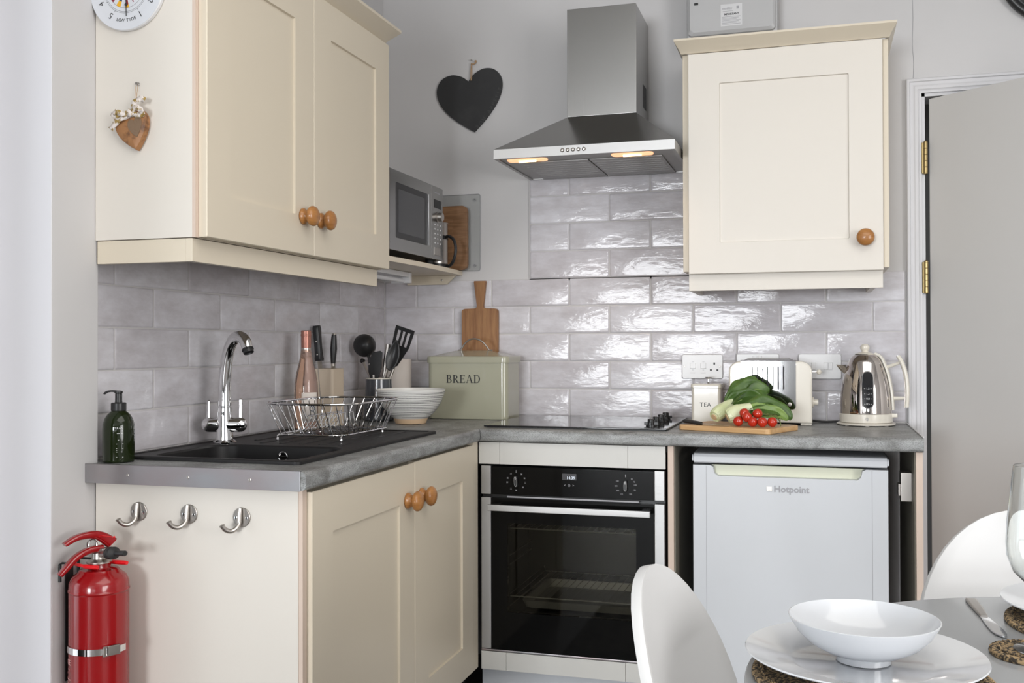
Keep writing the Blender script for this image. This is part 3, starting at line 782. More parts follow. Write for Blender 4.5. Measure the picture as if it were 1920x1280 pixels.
# ------------------------------------------------------------------ corner shelf and what stands on it
t = thing('corner_shelf', 'cream corner shelf carrying the microwave next to the wall cupboard', 'shelf', (.17, -.35, 1.45))
bm = B(); fr = [(.33, -.012)]+[(.33+.010*math.sin(PI*k/8), -.012-.690*k/8) for k in range(1, 8)]+[(.33, -.703)]
prism(bm, [(.0005, -.703), (.0005, -.0005), (.33, -.0005)]+fr, 1.4485, 1.4655, 'xy', .001); obj('board', bm, 'cream', t)
bm = B(); prism(bm, [(.11, 1.4483), (.31, 1.4483), (.272, 1.414), (.11, 1.414)], -.024, -.010, 'xz', .001); obj('batten', bm, 'cream', t)
bm = B(); lathe(bm, [(.004, 0), (.004, .001), (.002, .0015)], n=12, mtx=at((.254, -.024, 1.431), FY)); obj('screw', bm, 'satin', t)
t = thing('strip_light', 'slim white fluorescent strip light fixed beneath the wall cupboard', 'light fitting', (.165, -.6, 1.41))
bm = B(); box(bm, .135, .205, -1.20, -.235, 1.430, 1.4475, .002); box(bm, .132, .208, -.235, -.215, 1.408, 1.4475, .003); box(bm, .132, .208, -1.22, -1.20, 1.408, 1.4195, .002); obj('housing', bm, 'white', t)
bm = B(); tube(bm, [(.180, -1.19, 1.418), (.180, -.236, 1.418)], .008, 12); obj('tube', bm, 'white', t)

t = thing('microwave', 'stainless steel microwave oven with dark door window on the corner shelf', 'microwave', (.18, -.455, 1.466))
y0, y1, mz0, mz1, mx = -.702, -.214, 1.488, 1.750, .330
bm = B(); box(bm, .03, mx-.022, y0+.004, y1-.004, mz0, mz1-.003, .004); obj('body', bm, 'steel', t)
bm = B(); box(bm, mx-.021, mx, -.700, -.3305, mz0-.001, mz1, .003); md = obj('door', bm, 'steel', t)
bm = B(); loft(bm, [[(x, p[0], p[1]) for p in rr(w, h, r, 4, -.508, 1.620)] for x, w, h, r in ((mx-.001, .283, .182, .006), (mx+.0012, .281, .180, .006))]); obj('window_surround', bm, 'blackp', md)
bm = B(); box(bm, mx+.0011, mx+.0018, -.632, -.400, 1.548, 1.690); obj('window', bm, mat('microwave_window', (.045, .045, .05), .12), md)
bm = B(); box(bm, mx-.0005, mx+.004, -.3665, -.3615, 1.530, 1.710, .001); obj('handle', bm, 'chrome', md)
bm = B(); box(bm, mx-.021, mx, -.3295, y1, mz0-.001, mz1, .003); cp = obj('control_panel', bm, 'steel', t)
bm = B(); box(bm, mx, mx+.001, -.305, -.235, 1.672, 1.702, .0003); obj('display', bm, 'blackg', cp)
bm = B(); lathe(bm, [(.019, 0), (.019, .003), (.0165, .004), (.0155, .018), (.013, .020)], n=28, mtx=at((mx, -.268, 1.641), FX)); obj('dial_knob', bm, 'satin', cp)
bm = B()
for r in range(5):
    for c in range(3):
        yy, zz = -.297+c*.028, 1.612-r*.0165
        lathe(bm, [(.0045, 0), (.0045, .001), (.0035, .0015)], n=10, mtx=at((mx, yy, zz), FX), sy=.7)
obj('keypad', bm, 'white', cp)
bm = B(); box(bm, mx, mx+.002, -.305, -.245, 1.503, 1.530, .0008); obj('door_button', bm, 'satin', cp)
bm = B()
for k in range(9): box(bm, mx, mx+.0004, -.30+k*.006, -.296+k*.006, 1.7245, 1.729)
obj('logo', bm, 'greyink', cp)
for y in (-.67, -.25):
    for x in (.07, .29):
        bm = B(); lathe(bm, [(.012, 1.4657), (.014, 1.470), (.014, 1.487)], (x, y, 0), 14); obj('foot', bm, 'rub', t)

bm = B(); prism(bm, rr(.36, .293, .008, 5, .224, 1.6125), -.0065, -.0045, 'xz')
gb = obj('glass_board', bm, 'clearboard', base=(.224, -.004, 1.466)); tag(gb, 'clear glass worktop protector leaning against the wall behind the wooden board', 'board')
bm = B(); tube(bm, [(p[0], -.0055, p[1]) for p in rr(.3605, .2935, .008, 5, .224, 1.6125)], .0011, 5, closed=True); obj('polished_edge', bm, 'greyink', gb)
for x, z in ((.382, 1.738), (.382, 1.486)):
    bm = B(); torus(bm, .0045, .0012, at((x, -.0070, z), FY), 16, 6); obj('foot', bm, 'greyink', gb)
wb = thing('carving_board', 'tall wooden carving board with a groove standing behind the microwave', 'board', (.235, -.035, 1.466))
bm = B(); prism(bm, rr(.265, .245, .022, 6, .232, 1.5895), -.046, -.026, 'xz', .002); obj('board', bm, 'woodh', wb)
bm = B(); prism(bm, rr(.150, .165, .004, 3, .232, 1.580), -.0485, -.0455, 'xz', .001); obj('raised_centre', bm, 'woodh', wb)
t = thing('cafetiere', 'steel cafetiere with black handle half hidden behind the microwave', 'coffee pot', (.272, -.12, 1.466))
bm = B(); lathe(bm, [(.040, 1.470), (.042, 1.474), (.042, 1.632), (.0435, 1.634), (.0435, 1.638), (.001, 1.644)], (.272, -.125, 0), 28); obj('body', bm, 'satin', t)
bm = B(); lathe(bm, [(.047, 1.466), (.047, 1.480), (.043, 1.484)], (.272, -.125, 0), 24); lathe(bm, [(.0436, 1.575), (.0436, 1.589)], (.272, -.125, 0), 24); obj('base_ring', bm, 'blackp', t)
bm = B(); tube(bm, spline([(.310, -.138, 1.583), (.330, -.145, 1.584), (.350, -.150, 1.568), (.357, -.152, 1.535), (.350, -.150, 1.50), (.334, -.145, 1.478), (.314, -.138, 1.475)], 6), .0058, 10); obj('handle', bm, 'blackp', t)

# ------------------------------------------------------------------ wall ornaments
def heart(cx, cz, w, h, tilt=0, n=60):
    half = spline([(0, .345, 0), (.10, .445, 0), (.25, .50, 0), (.40, .455, 0), (.49, .31, 0), (.485, .12, 0), (.39, -.09, 0), (.21, -.31, 0), (0, -.5, 0)], 5)
    pts = [(p.x*w, p.y*h) for p in half]+[(-p.x*w, p.y*h) for p in reversed(half[1:-1])]
    return [(cx+x*math.cos(tilt)-z*math.sin(tilt), cz+x*math.sin(tilt)+z*math.cos(tilt)) for x, z in pts]
t = thing('slate_heart', 'black slate heart hanging on the wall left of the extractor hood', 'ornament', (.375, -.006, 2.1))
bm = B(); prism(bm, heart(.3685, 2.114, .268, .236, math.radians(7)), -.010, -.003, 'xz', .0012); obj('plaque', bm, 'slate', t)
bm = B()
tx = 'BON APPETIT'
p0, p1, p2 = V((.402, 2.017)), V((.470, 2.085)), V((.492, 2.155))
for i, ch_ in enumerate(tx):
    if ch_ == ' ': continue
    u = i/(len(tx)-1); p = p0*(1-u)**2+p1*2*u*(1-u)+p2*u*u; d = (p1-p0)*(1-u)+(p2-p1)*u
    tb = text_bm(ch_, .020, .0002); merge(bm, tb, at((p.x-.006, -.0102, p.y), FY) @ rot2(math.atan2(d.y, d.x)))
obj('lettering', bm, mat('slate_engraving', (.055, .055, .055), .7), t)
bm = B(); tube(bm, spline([(.370, -.012, 2.196), (.3695, -.011, 2.225), (.371, -.009, 2.262)], 5), .0016, 6); tube(bm, spline([(.3725, -.012, 2.197), (.374, -.011, 2.23), (.372, -.009, 2.262)], 5), .0014, 6)
tube(bm, spline([(.371, -.010, 2.262), (.378, -.012, 2.258), (.388, -.012, 2.262), (.391, -.012, 2.270), (.385, -.011, 2.268)], 5), .0028, 6); obj('string', bm, 'twine', t)
bm = B(); lathe(bm, [(.0012, 0), (.0012, .010), (.003, .010), (.003, .0115)], n=10, mtx=at((.371, 0, 2.276), FY)); obj('nail', bm, 'satin', t)

YE = -1.7355
t = thing('hanging_heart', 'carved brown wooden heart with patterned ribbon hung on the cupboard end', 'ornament', (.163, YE, 1.66))
hp = heart(.158, 1.6615, .086, .088, math.radians(14), 48)
bm = B()
cxh, czh = .158, 1.66
loft(bm, [[(cxh+(p[0]-cxh)*s, YE-d, czh+(p[1]-czh)*s) for p in hp] for s, d in ((.93, .001), (1, .004), (1, .012), (.93, .017), (.75, .0195), (.4, .021))]); obj('body', bm, 'heartw', t, 40)
bm = B(); loft(bm, [[(cxh+.012+(p[0]-cxh)*s*.42, YE-d, czh+.008+(p[1]-czh)*s*.5) for p in hp] for s, d in ((1, .0195), (1, .0222))]); obj('carved_panel', bm, mat('carved_grey_wood', (.20, .13, .08), .7, bump=(160, .6, .002)), t)
bm = B()
def ribbon(bm, pts, w, tw=0):
    rows = []
    pts = spline(pts, 5)
    for i, p in enumerate(pts):
        d = (pts[min(i+1, len(pts)-1)]-pts[max(i-1, 0)]).normalized()
        s = d.cross(V((0, 1, 0))).normalized(); a = tw*math.sin(i*.9); s = s*math.cos(a)+V((0, 1, 0))*math.sin(a)
        rows.append([p-s*w/2, p+V((0, -.0006, 0)), p+s*w/2])
    grid_surface(bm, rows)
Y2 = YE-.021
ribbon(bm, [(.158, Y2, 1.702), (.143, Y2-.006, 1.700), (.124, Y2-.008, 1.705), (.115, Y2-.004, 1.700), (.128, Y2-.002, 1.692), (.150, Y2-.003, 1.696)], .013, .5)
ribbon(bm, [(.156, Y2, 1.703), (.175, Y2-.006, 1.712), (.190, Y2-.008, 1.706), (.192, Y2-.004, 1.698), (.178, Y2-.002, 1.696), (.160, Y2-.003, 1.700)], .013, .5)
ribbon(bm, [(.152, Y2, 1.698), (.135, Y2-.005, 1.690), (.118, Y2-.003, 1.680), (.106, Y2-.002, 1.668)], .014, .35)
ribbon(bm, [(.160, Y2, 1.704), (.170, Y2-.004, 1.722), (.184, Y2-.003, 1.732), (.196, Y2-.001, 1.728)], .014, .4)
ribbon(bm, [(.152, Y2-.004, 1.708), (.158, Y2-.007, 1.702), (.164, Y2-.004, 1.695)], .012, .1)
obj('ribbon_bow', bm, 'ribbon', t, solid=(.0006, 0))
bm = B(); tube(bm, [(.158, YE-.012, 1.70), (.1605, YE-.006, 1.768)], .0006, 5); tube(bm, [(.161, YE-.012, 1.70), (.1655, YE-.006, 1.768)], .0006, 5); obj('string', bm, 'twine', t)
bm = B(); lathe(bm, [(.004, 0), (.004, .002), (.002, .003), (.002, .008), (.0035, .009)], n=12, mtx=at((.163, YE, 1.772), FY)); obj('pin', bm, 'satin', t)

# tide clock
t = thing('tide_clock', 'round white tide clock with signal flags on the wall cupboard end', 'clock', (.139, YE, 1.99))
ccx, ccz, cr = .1385, 1.992, .0985
bm = B(); lathe(bm, [(cr-.003, .0), (cr, .002), (cr, .009), (cr-.0015, .011)], n=72, mtx=at((ccx, YE, ccz), FY)); obj('case', bm, 'white', t)
bm = B(); lathe(bm, [(cr-.0016, .0108), (cr-.0016, .0115)], n=72, mtx=at((ccx, YE, ccz), FY)); obj('dial', bm, mat('clock_dial', (.66, .68, .72), .4), t)
FC = at((ccx, YE-.0115, ccz), FY)
bm = B()
for r in (.0585, .0555, .047, .026): torus(bm, r, .0003, FC, 72, 4)
for k in range(0, 12): a = math.radians(k*30); box(bm, -.0003, .0003, .0585, .0625, 0, .0004, mtx=FC @ rot2(a))
obj('dial_rings', bm, 'ink', t)
bm = B()
# numerals stand with their feet towards the centre
for s, deg in (('1', -25), ('2', -52), ('3', -90), ('5', 205), ('4', 232), ('3', 270)):
    a = math.radians(deg); a = a if s else a
for s, ang in (('1', 333), ('2', 303), ('3', 270), ('4', 64), ('5', 34), ('5', 146), ('4', 116), ('2', 236), ('1', 206), ('3', 90)):
    pass
NUM = [('5', -34), ('4', -64), ('3', -92), ('2', -120), ('1', -148), ('1', 30), ('2', 60), ('3', 90), ('4', 120), ('5', 150)]
for s, ang in NUM:      # angle measured from the bottom of the dial, positive to the right
    a = math.radians(ang); x, y = .0735*math.sin(a), -.0735*math.cos(a)
    tb = text_bm(s, .0200, .0002); merge(bm, tb, FC @ Matrix.Translation((x, y, .0001)) @ rot2(math.atan2(y, x)-PI/2))
for s, sg in (('LOW TIDE', 1), ('HIGH TIDE', -1)):
    for i, ch_ in enumerate(s):
        if ch_ == ' ': continue
        a = (i-(len(s)-1)/2)*.090; r = .0755
        x, y = r*math.sin(a), -sg*r*math.cos(a)
        tb = text_bm(ch_, .0105, .0002, .0001); merge(bm, tb, FC @ Matrix.Translation((x, y, .0001)) @ rot2(a*sg))
obj('lettering', bm, 'ink', t)
def wedge(bm, ang, r0, r1, w0, w1, z=.0002):
    a = math.radians(ang); R = rot2(a)
    prism(bm, [(-w0, -r0), (w0, -r0), (w1, -r1), (-w1, -r1)], 0, z, 'xy', mtx=FC @ R)
def flag(col, *a, **k):
    bm = B(); wedge(bm, *a, **k); obj('signal_flag', bm, 'whiteink' if col == 'white' else col, t)
flag('maroon', -56, .022, .047, .0015, .0062); flag('white', -56, .032, .035, .003, .0036, z=.0003)
flag('navy', -27, .020, .034, .0012, .0040); flag('yellow', -27, .034, .0468, .0040, .0062)
flag('yellow', 3, .022, .0468, .0010, .0052); flag('maroon', 3, .028, .040, .0022, .0038, z=.0003)
flag('maroon', 29, .034, .040, .0010, .0013, z=.0003); flag('navy', 56, .022, .047, .0015, .0062)
for k, a in enumerate((86, 116, 146, 176, -86, -116, -146)): flag(('yellow', 'navy', 'maroon')[k % 3], a, .022, .046, .0012, .0055)
bm = B(); box(bm, -.0007, .0007, -.0665, .012, .002, .0030, mtx=FC @ rot2(math.radians(1.5))); lathe(bm, [(.0032, .0015), (.0032, .0034)], (.001, -.0405, 0), 16, mtx=FC); lathe(bm, [(.004, 0), (.004, .004), (.001, .005)], n=18, mtx=FC); obj('hand', bm, 'ink', t)

# round black clock above the doorway
t = thing('wall_clock', 'large black-rimmed round clock high above the doorway', 'clock', (2.414, -.02, 2.418))
bm = B(); torus(bm, .186, .014, at((2.414, -.022, 2.418), FY), 80, 12); torus(bm, .168, .006, at((2.414, -.018, 2.418), FY), 80, 8); lathe(bm, [(.193, 0), (.193, .02)], n=80, mtx=at((2.414, -.001, 2.418), FY)); obj('rim', bm, 'blackp', t)
bm = B(); lathe(bm, [(.17, .02), (.17, .022)], n=60, mtx=at((2.414, -.001, 2.418), FY)); obj('dial', bm, 'slate', t)

# ------------------------------------------------------------------ consumer unit
t = thing('consumer_unit', 'grey plastic fuse box fixed above the right wall cupboard', 'fuse box', (1.36, -.05, 2.19))
bm = B(); box(bm, 1.203, 1.514, -.095, -.0, 2.222, 2.52, .006); obj('housing', bm, 'greyplastic', t)
bm = B(); loft(bm, [[(p[0], y, p[1]) for p in rr(w, h, r, 6, 1.358, 2.375)] for y, w, h, r in ((-.0945, .300, .230, .016), (-.108, .298, .228, .016), (-.115, .282, .208, .014), (-.115, .27, .196, .01))]); obj('cover', bm, 'greyplastic', t)
bm = B(); box(bm, 1.323, 1.396, -.1157, -.115, 2.284, 2.360, .0002); lb = obj('sticker', bm, mat('sticker', (.62, .62, .63), .5), t)
bm = text_bm('IMPORTANT', .0092, .0002, .0003); bm.transform(at((1.3595, -.1158, 2.3245), FY)); obj('lettering', bm, 'ink', lb)
bm = B(); tb = text_bm('motley', .0125, .0002, .0002); merge(bm, tb, at((1.345, -.1158, 2.345), FY)); box(bm, 1.377, 1.385, -.1161, -.1157, 2.341, 2.351)
for k in range(7):
    z = 2.315-k*.0042; box(bm, 1.327, 1.391-(k % 3)*.007, -.116, -.1157, z, z+.0014)
box(bm, 1.330, 1.366, -.116, -.1157, 2.3345, 2.3358)
obj('small_print', bm, 'greyink', lb)
bm = B(); box(bm, 1.232, 1.246, -.118, -.112, 2.366, 2.374, .001); obj('catch', bm, 'blackp', t)

# ------------------------------------------------------------------ sockets and switches
def rocker(bm, x, z, w=.014, h=.018, y=-.0175):
    loft(bm, [[(x+p[0], y-d, z+p[1]) for p in rr(w-e, h-e, .0012, 2)] for d, e in ((-.001, 0), (.0015, 0), (.003, .002))])
sock = []
def plate(x0, x1, z0, z1, label, group):
    t = thing('wall_socket', label, 'socket', ((x0+x1)/2, -.009, z0), 0, group)
    bm = B(); loft(bm, [[(p[0], y, p[1]) for p in rr(w, h, .006, 4, (x0+x1)/2, (z0+z1)/2)] for y, w, h in ((-.0086, x1-x0, z1-z0), (-.0135, x1-x0, z1-z0), (-.0178, x1-x0-.005, z1-z0-.005))])
    obj('plate', bm, 'white', t); return t
t = plate(1.171, 1.317, 1.0575, 1.145, 'white cooker switch plate with a socket, behind the tea tin', 'white electrical plates on the tiles')
for x in (1.211, 1.248):
    bm = B(); rocker(bm, x, 1.104, .020, .020); obj('rocker_switch', bm, 'white', t)
bm = B()
for x in (1.211, 1.248): box(bm, x-.004, x+.004, -.0183, -.0178, 1.1175, 1.1187); box(bm, x-.003, x+.003, -.0183, -.0178, 1.0885, 1.0897); box(bm, x-.010, x+.008, -.0183, -.0178, 1.0775, 1.0790)
obj('print_marks', bm, 'greyink', t)
bm = B(); box(bm, 1.2835, 1.2895, -.0184, -.0177, 1.1075, 1.1155); box(bm, 1.271, 1.278, -.0184, -.0177, 1.086, 1.0915); box(bm, 1.294, 1.301, -.0184, -.0177, 1.086, 1.0915); obj('socket_holes', bm, 'ink', t)
for x in (1.181, 1.3065):
    bm = B(); lathe(bm, [(.003, 0), (.003, .0008), (.0015, .0012)], n=12, mtx=at((x, -.0177, 1.1015), FY)); obj('screw', bm, 'satin', t)
t = plate(1.363, 1.511, 1.0585, 1.147, 'white double socket hidden behind the toaster', 'white electrical plates on the tiles')
for x in (1.428, 1.4455):
    bm = B(); rocker(bm, x, 1.129, .014, .022); obj('rocker_switch', bm, 'white', t)
t = plate(1.575, 1.719, 1.0585, 1.147, 'white switch plate on the tiles between toaster and kettle', 'white electrical plates on the tiles')
for x in (1.612, 1.627, 1.667, 1.682):
    bm = B(); rocker(bm, x, 1.104, .0145, .026); obj('rocker_switch', bm, 'white', t)
for x in (1.585, 1.707):
    bm = B(); lathe(bm, [(.003, 0), (.003, .0008), (.0015, .0012)], n=12, mtx=at((x, -.0177, 1.104), FY)); obj('screw', bm, 'satin', t)

# ------------------------------------------------------------------ coat hooks on the end panel
def make_hook(label):
    t = thing('coat_hook', label, 'hook', (0, 0, 0), 0, 'satin nickel hooks on the base cupboard end panel')
    bm = B(); lathe(bm, [(.0215, 0), (.0215, .0025), (.0205, .0035), (.001, .0035)], n=32, mtx=FY); obj('back_plate', bm, 'satin', t, local=True)
    bm = B(); tube(bm, spline([(-.001, -.006, .020), (-.001, -.008, .008), (-.001, -.010, -.010), (-.003, -.016, -.020), (-.010, -.026, -.0265), (-.018, -.036, -.0225), (-.0225, -.042, -.0135)], 6), .0052, 12)
    lathe(bm, [(.0062, 0), (.0062, .002), (.004, .003)], n=14, mtx=axis_m((-.0225, -.042, -.0135), (-.2, -.3, .8))); obj('hook_arm', bm, 'satin', t, local=True)
    for x in (-.013, .013):
        bm = B(); lathe(bm, [(.0034, .0033), (.0034, .0045), (.0015, .005)], n=12, mtx=at((x, 0, -.001), FY)); obj('screw', bm, 'chrome', t, local=True)
    return t
hk = make_hook('round satin coat hook nearest the fire extinguisher')
hk.location = (.165, -1.735, .8035); W[hk.name] = Matrix.Translation(hk.location)
dup(hk, (.296, -1.735, .8035), 0, 'middle satin coat hook of the three on the end panel')
dup(hk, (.429, -1.735, .8020), 0, 'satin coat hook nearest the cupboard door corner')

# ------------------------------------------------------------------ fire extinguisher and its bracket
ex, ey = .126, -1.820
t = thing('fire_extinguisher', 'red fire extinguisher strapped to the wall below the coat hooks', 'fire extinguisher', (ex, ey, .24))
r = .0622
bm = B(); lathe(bm, [(.06, .235), (r-.004, .238), (r, .245), (r, .642), (r+.0012, .6435), (r+.0018, .646), (r+.0006, .6485), (r, .650), (r-.0005, .665), (r-.006, .680), (r-.018, .692), (.040, .699), (.026, .702), (.024, .706), (.024, .716), (.022, .718)], (ex, ey, 0), 56); obj('cylinder', bm, 'red', t)
bm = B(); lathe(bm, [(.027, .716), (.027, .720), (.020, .722), (.016, .726), (.015, .742), (.010, .748)], (ex, ey, 0), 24)
tube(bm, [(ex, ey, .737), (ex+.030, ey-.008, .742)], .011, 14); box(bm, ex-.022, ex+.018, ey-.010, ey+.010, .728, .755, .003); obj('valve', bm, 'satin', t)
TURN = at((ex, ey, 0), Matrix.Identity(4)) @ rot2(math.radians(60)) @ at((-ex, -ey, 0), Matrix.Identity(4))
def bar(bm, pts, w, h):
    pts = spline(pts, 6); rows = []
    for i, p in enumerate(pts):
        d = (pts[min(i+1, len(pts)-1)]-pts[max(i-1, 0)]).normalized(); n = V((0, 1, 0)); u = d.cross(n).normalized()
        ww = w[0]+(w[1]-w[0])*i/(len(pts)-1); hh = h[0]+(h[1]-h[0])*i/(len(pts)-1)
        rows.append([p+n*q[0]+u*q[1] for q in rr(ww, hh, min(ww, hh)*.35, 3)])
    loft(bm, rows)
bm = B(); bar(bm, [(ex+.026, ey, .764), (ex+.004, ey, .784), (ex-.018, ey-.002, .792), (ex-.050, ey-.003, .789), (ex-.076, ey-.003, .774)], (.024, .018), (.030, .010)); bm.transform(TURN); obj('upper_lever', bm, 'red', t)
bm = B(); bar(bm, [(ex+.006, ey-.002, .752), (ex-.020, ey-.002, .752), (ex-.050, ey-.003, .738), (ex-.076, ey-.004, .708), (ex-.086, ey-.004, .696)], (.022, .018), (.020, .010)); bm.transform(TURN); obj('carry_handle', bm, 'red', t)
bm = B(); torus(bm, .0135, .0017, axis_m((ex-.004, ey-.016, .764), (.75, -.55, .1)) , 24, 8, .62, 1.15); torus(bm, .013, .0017, axis_m((ex-.022, ey+.004, .760), (.6, -.7, .3)), 24, 8, .8, 1.1); obj('safety_pin', bm, 'chrome', t)
bm = B(); lathe(bm, [(.014, 0), (.0165, .004), (.0165, .009), (.015, .010), (.0165, .012), (.0165, .018), (.011, .022), (.0065, .024), (.0068, .030), (.0072, .052), (.006, .054)], n=24, mtx=axis_m((ex+.030, ey-.008, .744), (.97, -.22, .10))); obj('nozzle', bm, 'rub', t)
bm = B(); tube(bm, spline([(ex+.006, ey-.010, .786), (ex+.020, ey-.012, .790), (ex+.046, ey-.012, .788)], 5), .0009, 6); lathe(bm, [(.001, -.003), (.003, 0), (.001, .003)], (ex+.048, ey-.012, .788), 12); obj('tamper_seal', bm, 'redp', t)
bm = B()
def on_cyl(bm, tb, a, z):
    for v in tb.verts:
        u, y_, d = v.co.x, v.co.y, v.co.z; an = a+u/(r+.0006)
        rad = r+.0006+d; v.co = V((ex+rad*math.sin(an), ey-rad*math.cos(an), z+y_))
    merge(bm, tb)
on_cyl(bm, text_bm('CE', .017, .0002, 0), -.62, .497)
def dashes(n_):
    b_ = B(); x = 0
    while n_ > 0:
        w_ = random.choice((.0035, .005, .007, .009)); w_ = min(w_, n_); box(b_, x, x+w_, -.0014, .0014, 0, .0003); x += w_+.0018; n_ -= w_+.0018
    return b_
on_cyl(bm, dashes(.008), -.68, .482)
for k, s in enumerate((.010, .034, .036, .030, .040, .040, .028, .040, .034, .038, .022, .040, .036, .030, .040, .026)): on_cyl(bm, dashes(s), -1.02, .470-k*.0095)
obj('lettering', bm, mat('pale_red_ink', (.75, .42, .40), .5), t)
t = thing('extinguisher_bracket', 'wall bracket with black hooks and steel strap holding the red extinguisher', 'bracket', (ex, ey, .45))
bm = B(); box(bm, .0455, .048, ey-.012, ey+.012, .44, .70); obj('back_bar', bm, 'blackp', t)
for y in (ey-.032, ey+.026):
    bm = B(); pts = [(.050, y, .665), (.050, y, .712), (.056, y, .716), (ex-.032, y, .716)]; tube(bm, pts, .0032, 8); hk_ = obj('hook_rod', bm, 'blackp', t)
    bm = B(); tube(bm, spline([(ex-.036, y, .7155), (ex-.010, y, .7115), (ex+.022 if y < ey else ex+.052, y, .711)], 5), [.0042]*5+[.0058]*5+[.005], 10); obj('sleeve', bm, 'redp', hk_)
bm = B(); rows = []
for k in range(41):
    a = math.radians(-95+k*190/40); z = .5235
    rows.append([(ex+(r+d)*math.sin(a), ey-(r+d)*math.cos(a), z+h) for d, h in ((.0008, -.007), (.0024, -.007), (.0024, .007), (.0008, .007))])
loft(bm, rows); 
rows = [[(ex-r-.0008-d, ey+y_, .5+h) for d, h in ((0, -.007), (.0016, -.007), (.0016, .007), (0, .007))] for y_ in (0.0, .03)]
obj('strap', bm, 'chrome', t)
bm = B(); a = math.radians(62); m_ = at((ex+(r+.0035)*math.sin(a), ey-(r+.0035)*math.cos(a), .5255), Matrix.Identity(4)) @ rot2(a) @ Matrix.Rotation(PI/2, 4, 'X')
box(bm, -.021, -.014, -.0095, .0095, 0, .004, .0008, mtx=m_); box(bm, -.010, .016, -.0100, .0105, 0, .005, .001, mtx=m_); box(bm, -.021, .016, .0085, .0105, 0, .004, mtx=m_); box(bm, -.021, .016, -.0105, -.0085, 0, .004, mtx=m_)
obj('buckle', bm, 'satin', t)

for o in list(C.objects):      # the neck, valve, levers and hook rods sit low on the shoulder
    if o.type == 'MESH' and o.parent and (o.parent.name in ('fire_extinguisher', 'extinguisher_bracket') or (o.parent.parent and o.parent.parent.name == 'extinguisher_bracket')):
        z0_ = (.24 if (o.parent.name == 'fire_extinguisher') else .45)
        for v in o.data.vertices:
            zw = v.co.z+z0_
            if zw > .65: v.co.z = .65+(zw-.65)*.82-z0_
# ------------------------------------------------------------------ soap dispenser
dx, dy = .0875, -1.706
t = thing('soap_dispenser', 'dark green glass soap bottle with black pump at the worktop end', 'soap bottle', (dx, dy, .91))
bm = B(); lathe(bm, [(.030, .9105), (.0345, .912), (.0355, .916), (.0355, .985), (.0345, .998), (.031, 1.010), (.025, 1.020), (.017, 1.027), (.0145, 1.030)], (dx, dy, 0), 40); obj('bottle', bm, 'greenglass', t)
bm = B(); lathe(bm, [(.0165, 1.028), (.0170, 1.030), (.0170, 1.045), (.0155, 1.047), (.0085, 1.0475), (.0078, 1.050), (.0078, 1.068), (.0095, 1.070), (.0095, 1.073), (.004, 1.0745)], (dx, dy, 0), 28); pu = obj('pump', bm, 'blackp', t)
bm = B(); bar(bm, [(dx, dy, 1.0715), (dx-.014, dy-.004, 1.0735), (dx-.026, dy-.007, 1.0715), (dx-.032, dy-.009, 1.067)], (.010, .007), (.005, .0035)); obj('spout', bm, 'blackp', pu)
bm = B()
def on_bottle(tb, a, z):
    for v in tb.verts:
        an = a+v.co.x/.0358; rad = .0358+v.co.z; z_ = v.co.y; v.co = V((dx+rad*math.sin(an), dy-rad*math.cos(an), z+z_))
    merge(bm, tb)
on_bottle(text_bm('T R A N', .0052, .0001, 0, 'LEFT'), .42, .990)
for z, n_, a_ in ((.984, .018, .42), (.978, .012, .55), (.963, .0025, .62), (.954, .016, .50), (.944, .016, .50), (.940, .016, .50), (.936, .014, .50), (.924, .016, .50)):
    b_ = B(); box(b_, 0, n_, -.0004, .0004, 0, .0001); on_bottle(b_, a_, z)
for k in range(9): b_ = B(); box(b_, 0, .006, -.0006, .0006, 0, .0001); on_bottle(b_, -1.22, .990-k*.004)
obj('lettering', bm, 'whiteink', t)
bm = B(); tb = bmesh.new(); rows = [[tb.verts.new((u, zz, 0)) for zz in (-.014, .014)] for u in [(-.003+.006*i/3) for i in range(4)]]
for a_, b_ in zip(rows, rows[1:]): tb.faces.new((a_[0], b_[0], b_[1], a_[1]))
on_bottle(tb, -1.20, .933); obj('barcode_label', bm, 'whiteink', t, solid=(.0003, 1))

# ------------------------------------------------------------------ dish rack
t = thing('dish_rack', 'chrome wire dish rack standing on the drainer', 'dish rack', (.31, -1.05, .92))
rcx, rcy = .308, -1.045
def ring(w, h, r_, z, n=8): return [V((p[0], p[1], z)) for p in rr(w, h, r_, n, rcx, rcy)]
top = ring(.275, .405, .085, 1.020); mid = ring(.205, .330, .05, .934)
bm = B(); tube(bm, top, .0030, 8, closed=True); obj('rim', bm, 'chrome', t)
bm = B(); tube(bm, mid, .0022, 6, closed=True)
for k in range(9): y = rcy-.14+k*.035; tube(bm, [(rcx-.100, y, .934), (rcx+.100, y, .934)], .0015, 5)
obj('base_grid', bm, 'chrome', t)
bm = B()
def lerp_loop(w, h, r_, z, s):
    L_ = ring(w, h, r_, z, 8); per = [0]
    for a_, b_ in zip(L_, L_[1:]+L_[:1]): per.append(per[-1]+(b_-a_).length)
    s = s*per[-1]
    for i in range(len(L_)):
        if per[i+1] >= s: return L_[i].lerp(L_[(i+1) % len(L_)], (s-per[i])/(per[i+1]-per[i]+1e-9))
NW = 36
for k in range(NW):
    s = (k+.5)/NW; a_ = lerp_loop(.275, .405, .085, 1.020, s); b_ = lerp_loop(.205, .330, .05, .934, s)
    tube(bm, [a_, a_.lerp(b_, .5)+V((0, 0, 0)), b_], .0015, 5)
obj('side_wires', bm, 'chrome', t)
bm = B()
for k in range(9):
    y = rcy-.155+k*.026
    for s in (-1, 1):
        tube(bm, spline([(rcx+s*.018, y+.030, .985), (rcx+s*.030, y+.018, .955), (rcx+s*.050, y+.004, .937), (rcx+s*.085, y-.006, .934)], 4), .0013, 5)
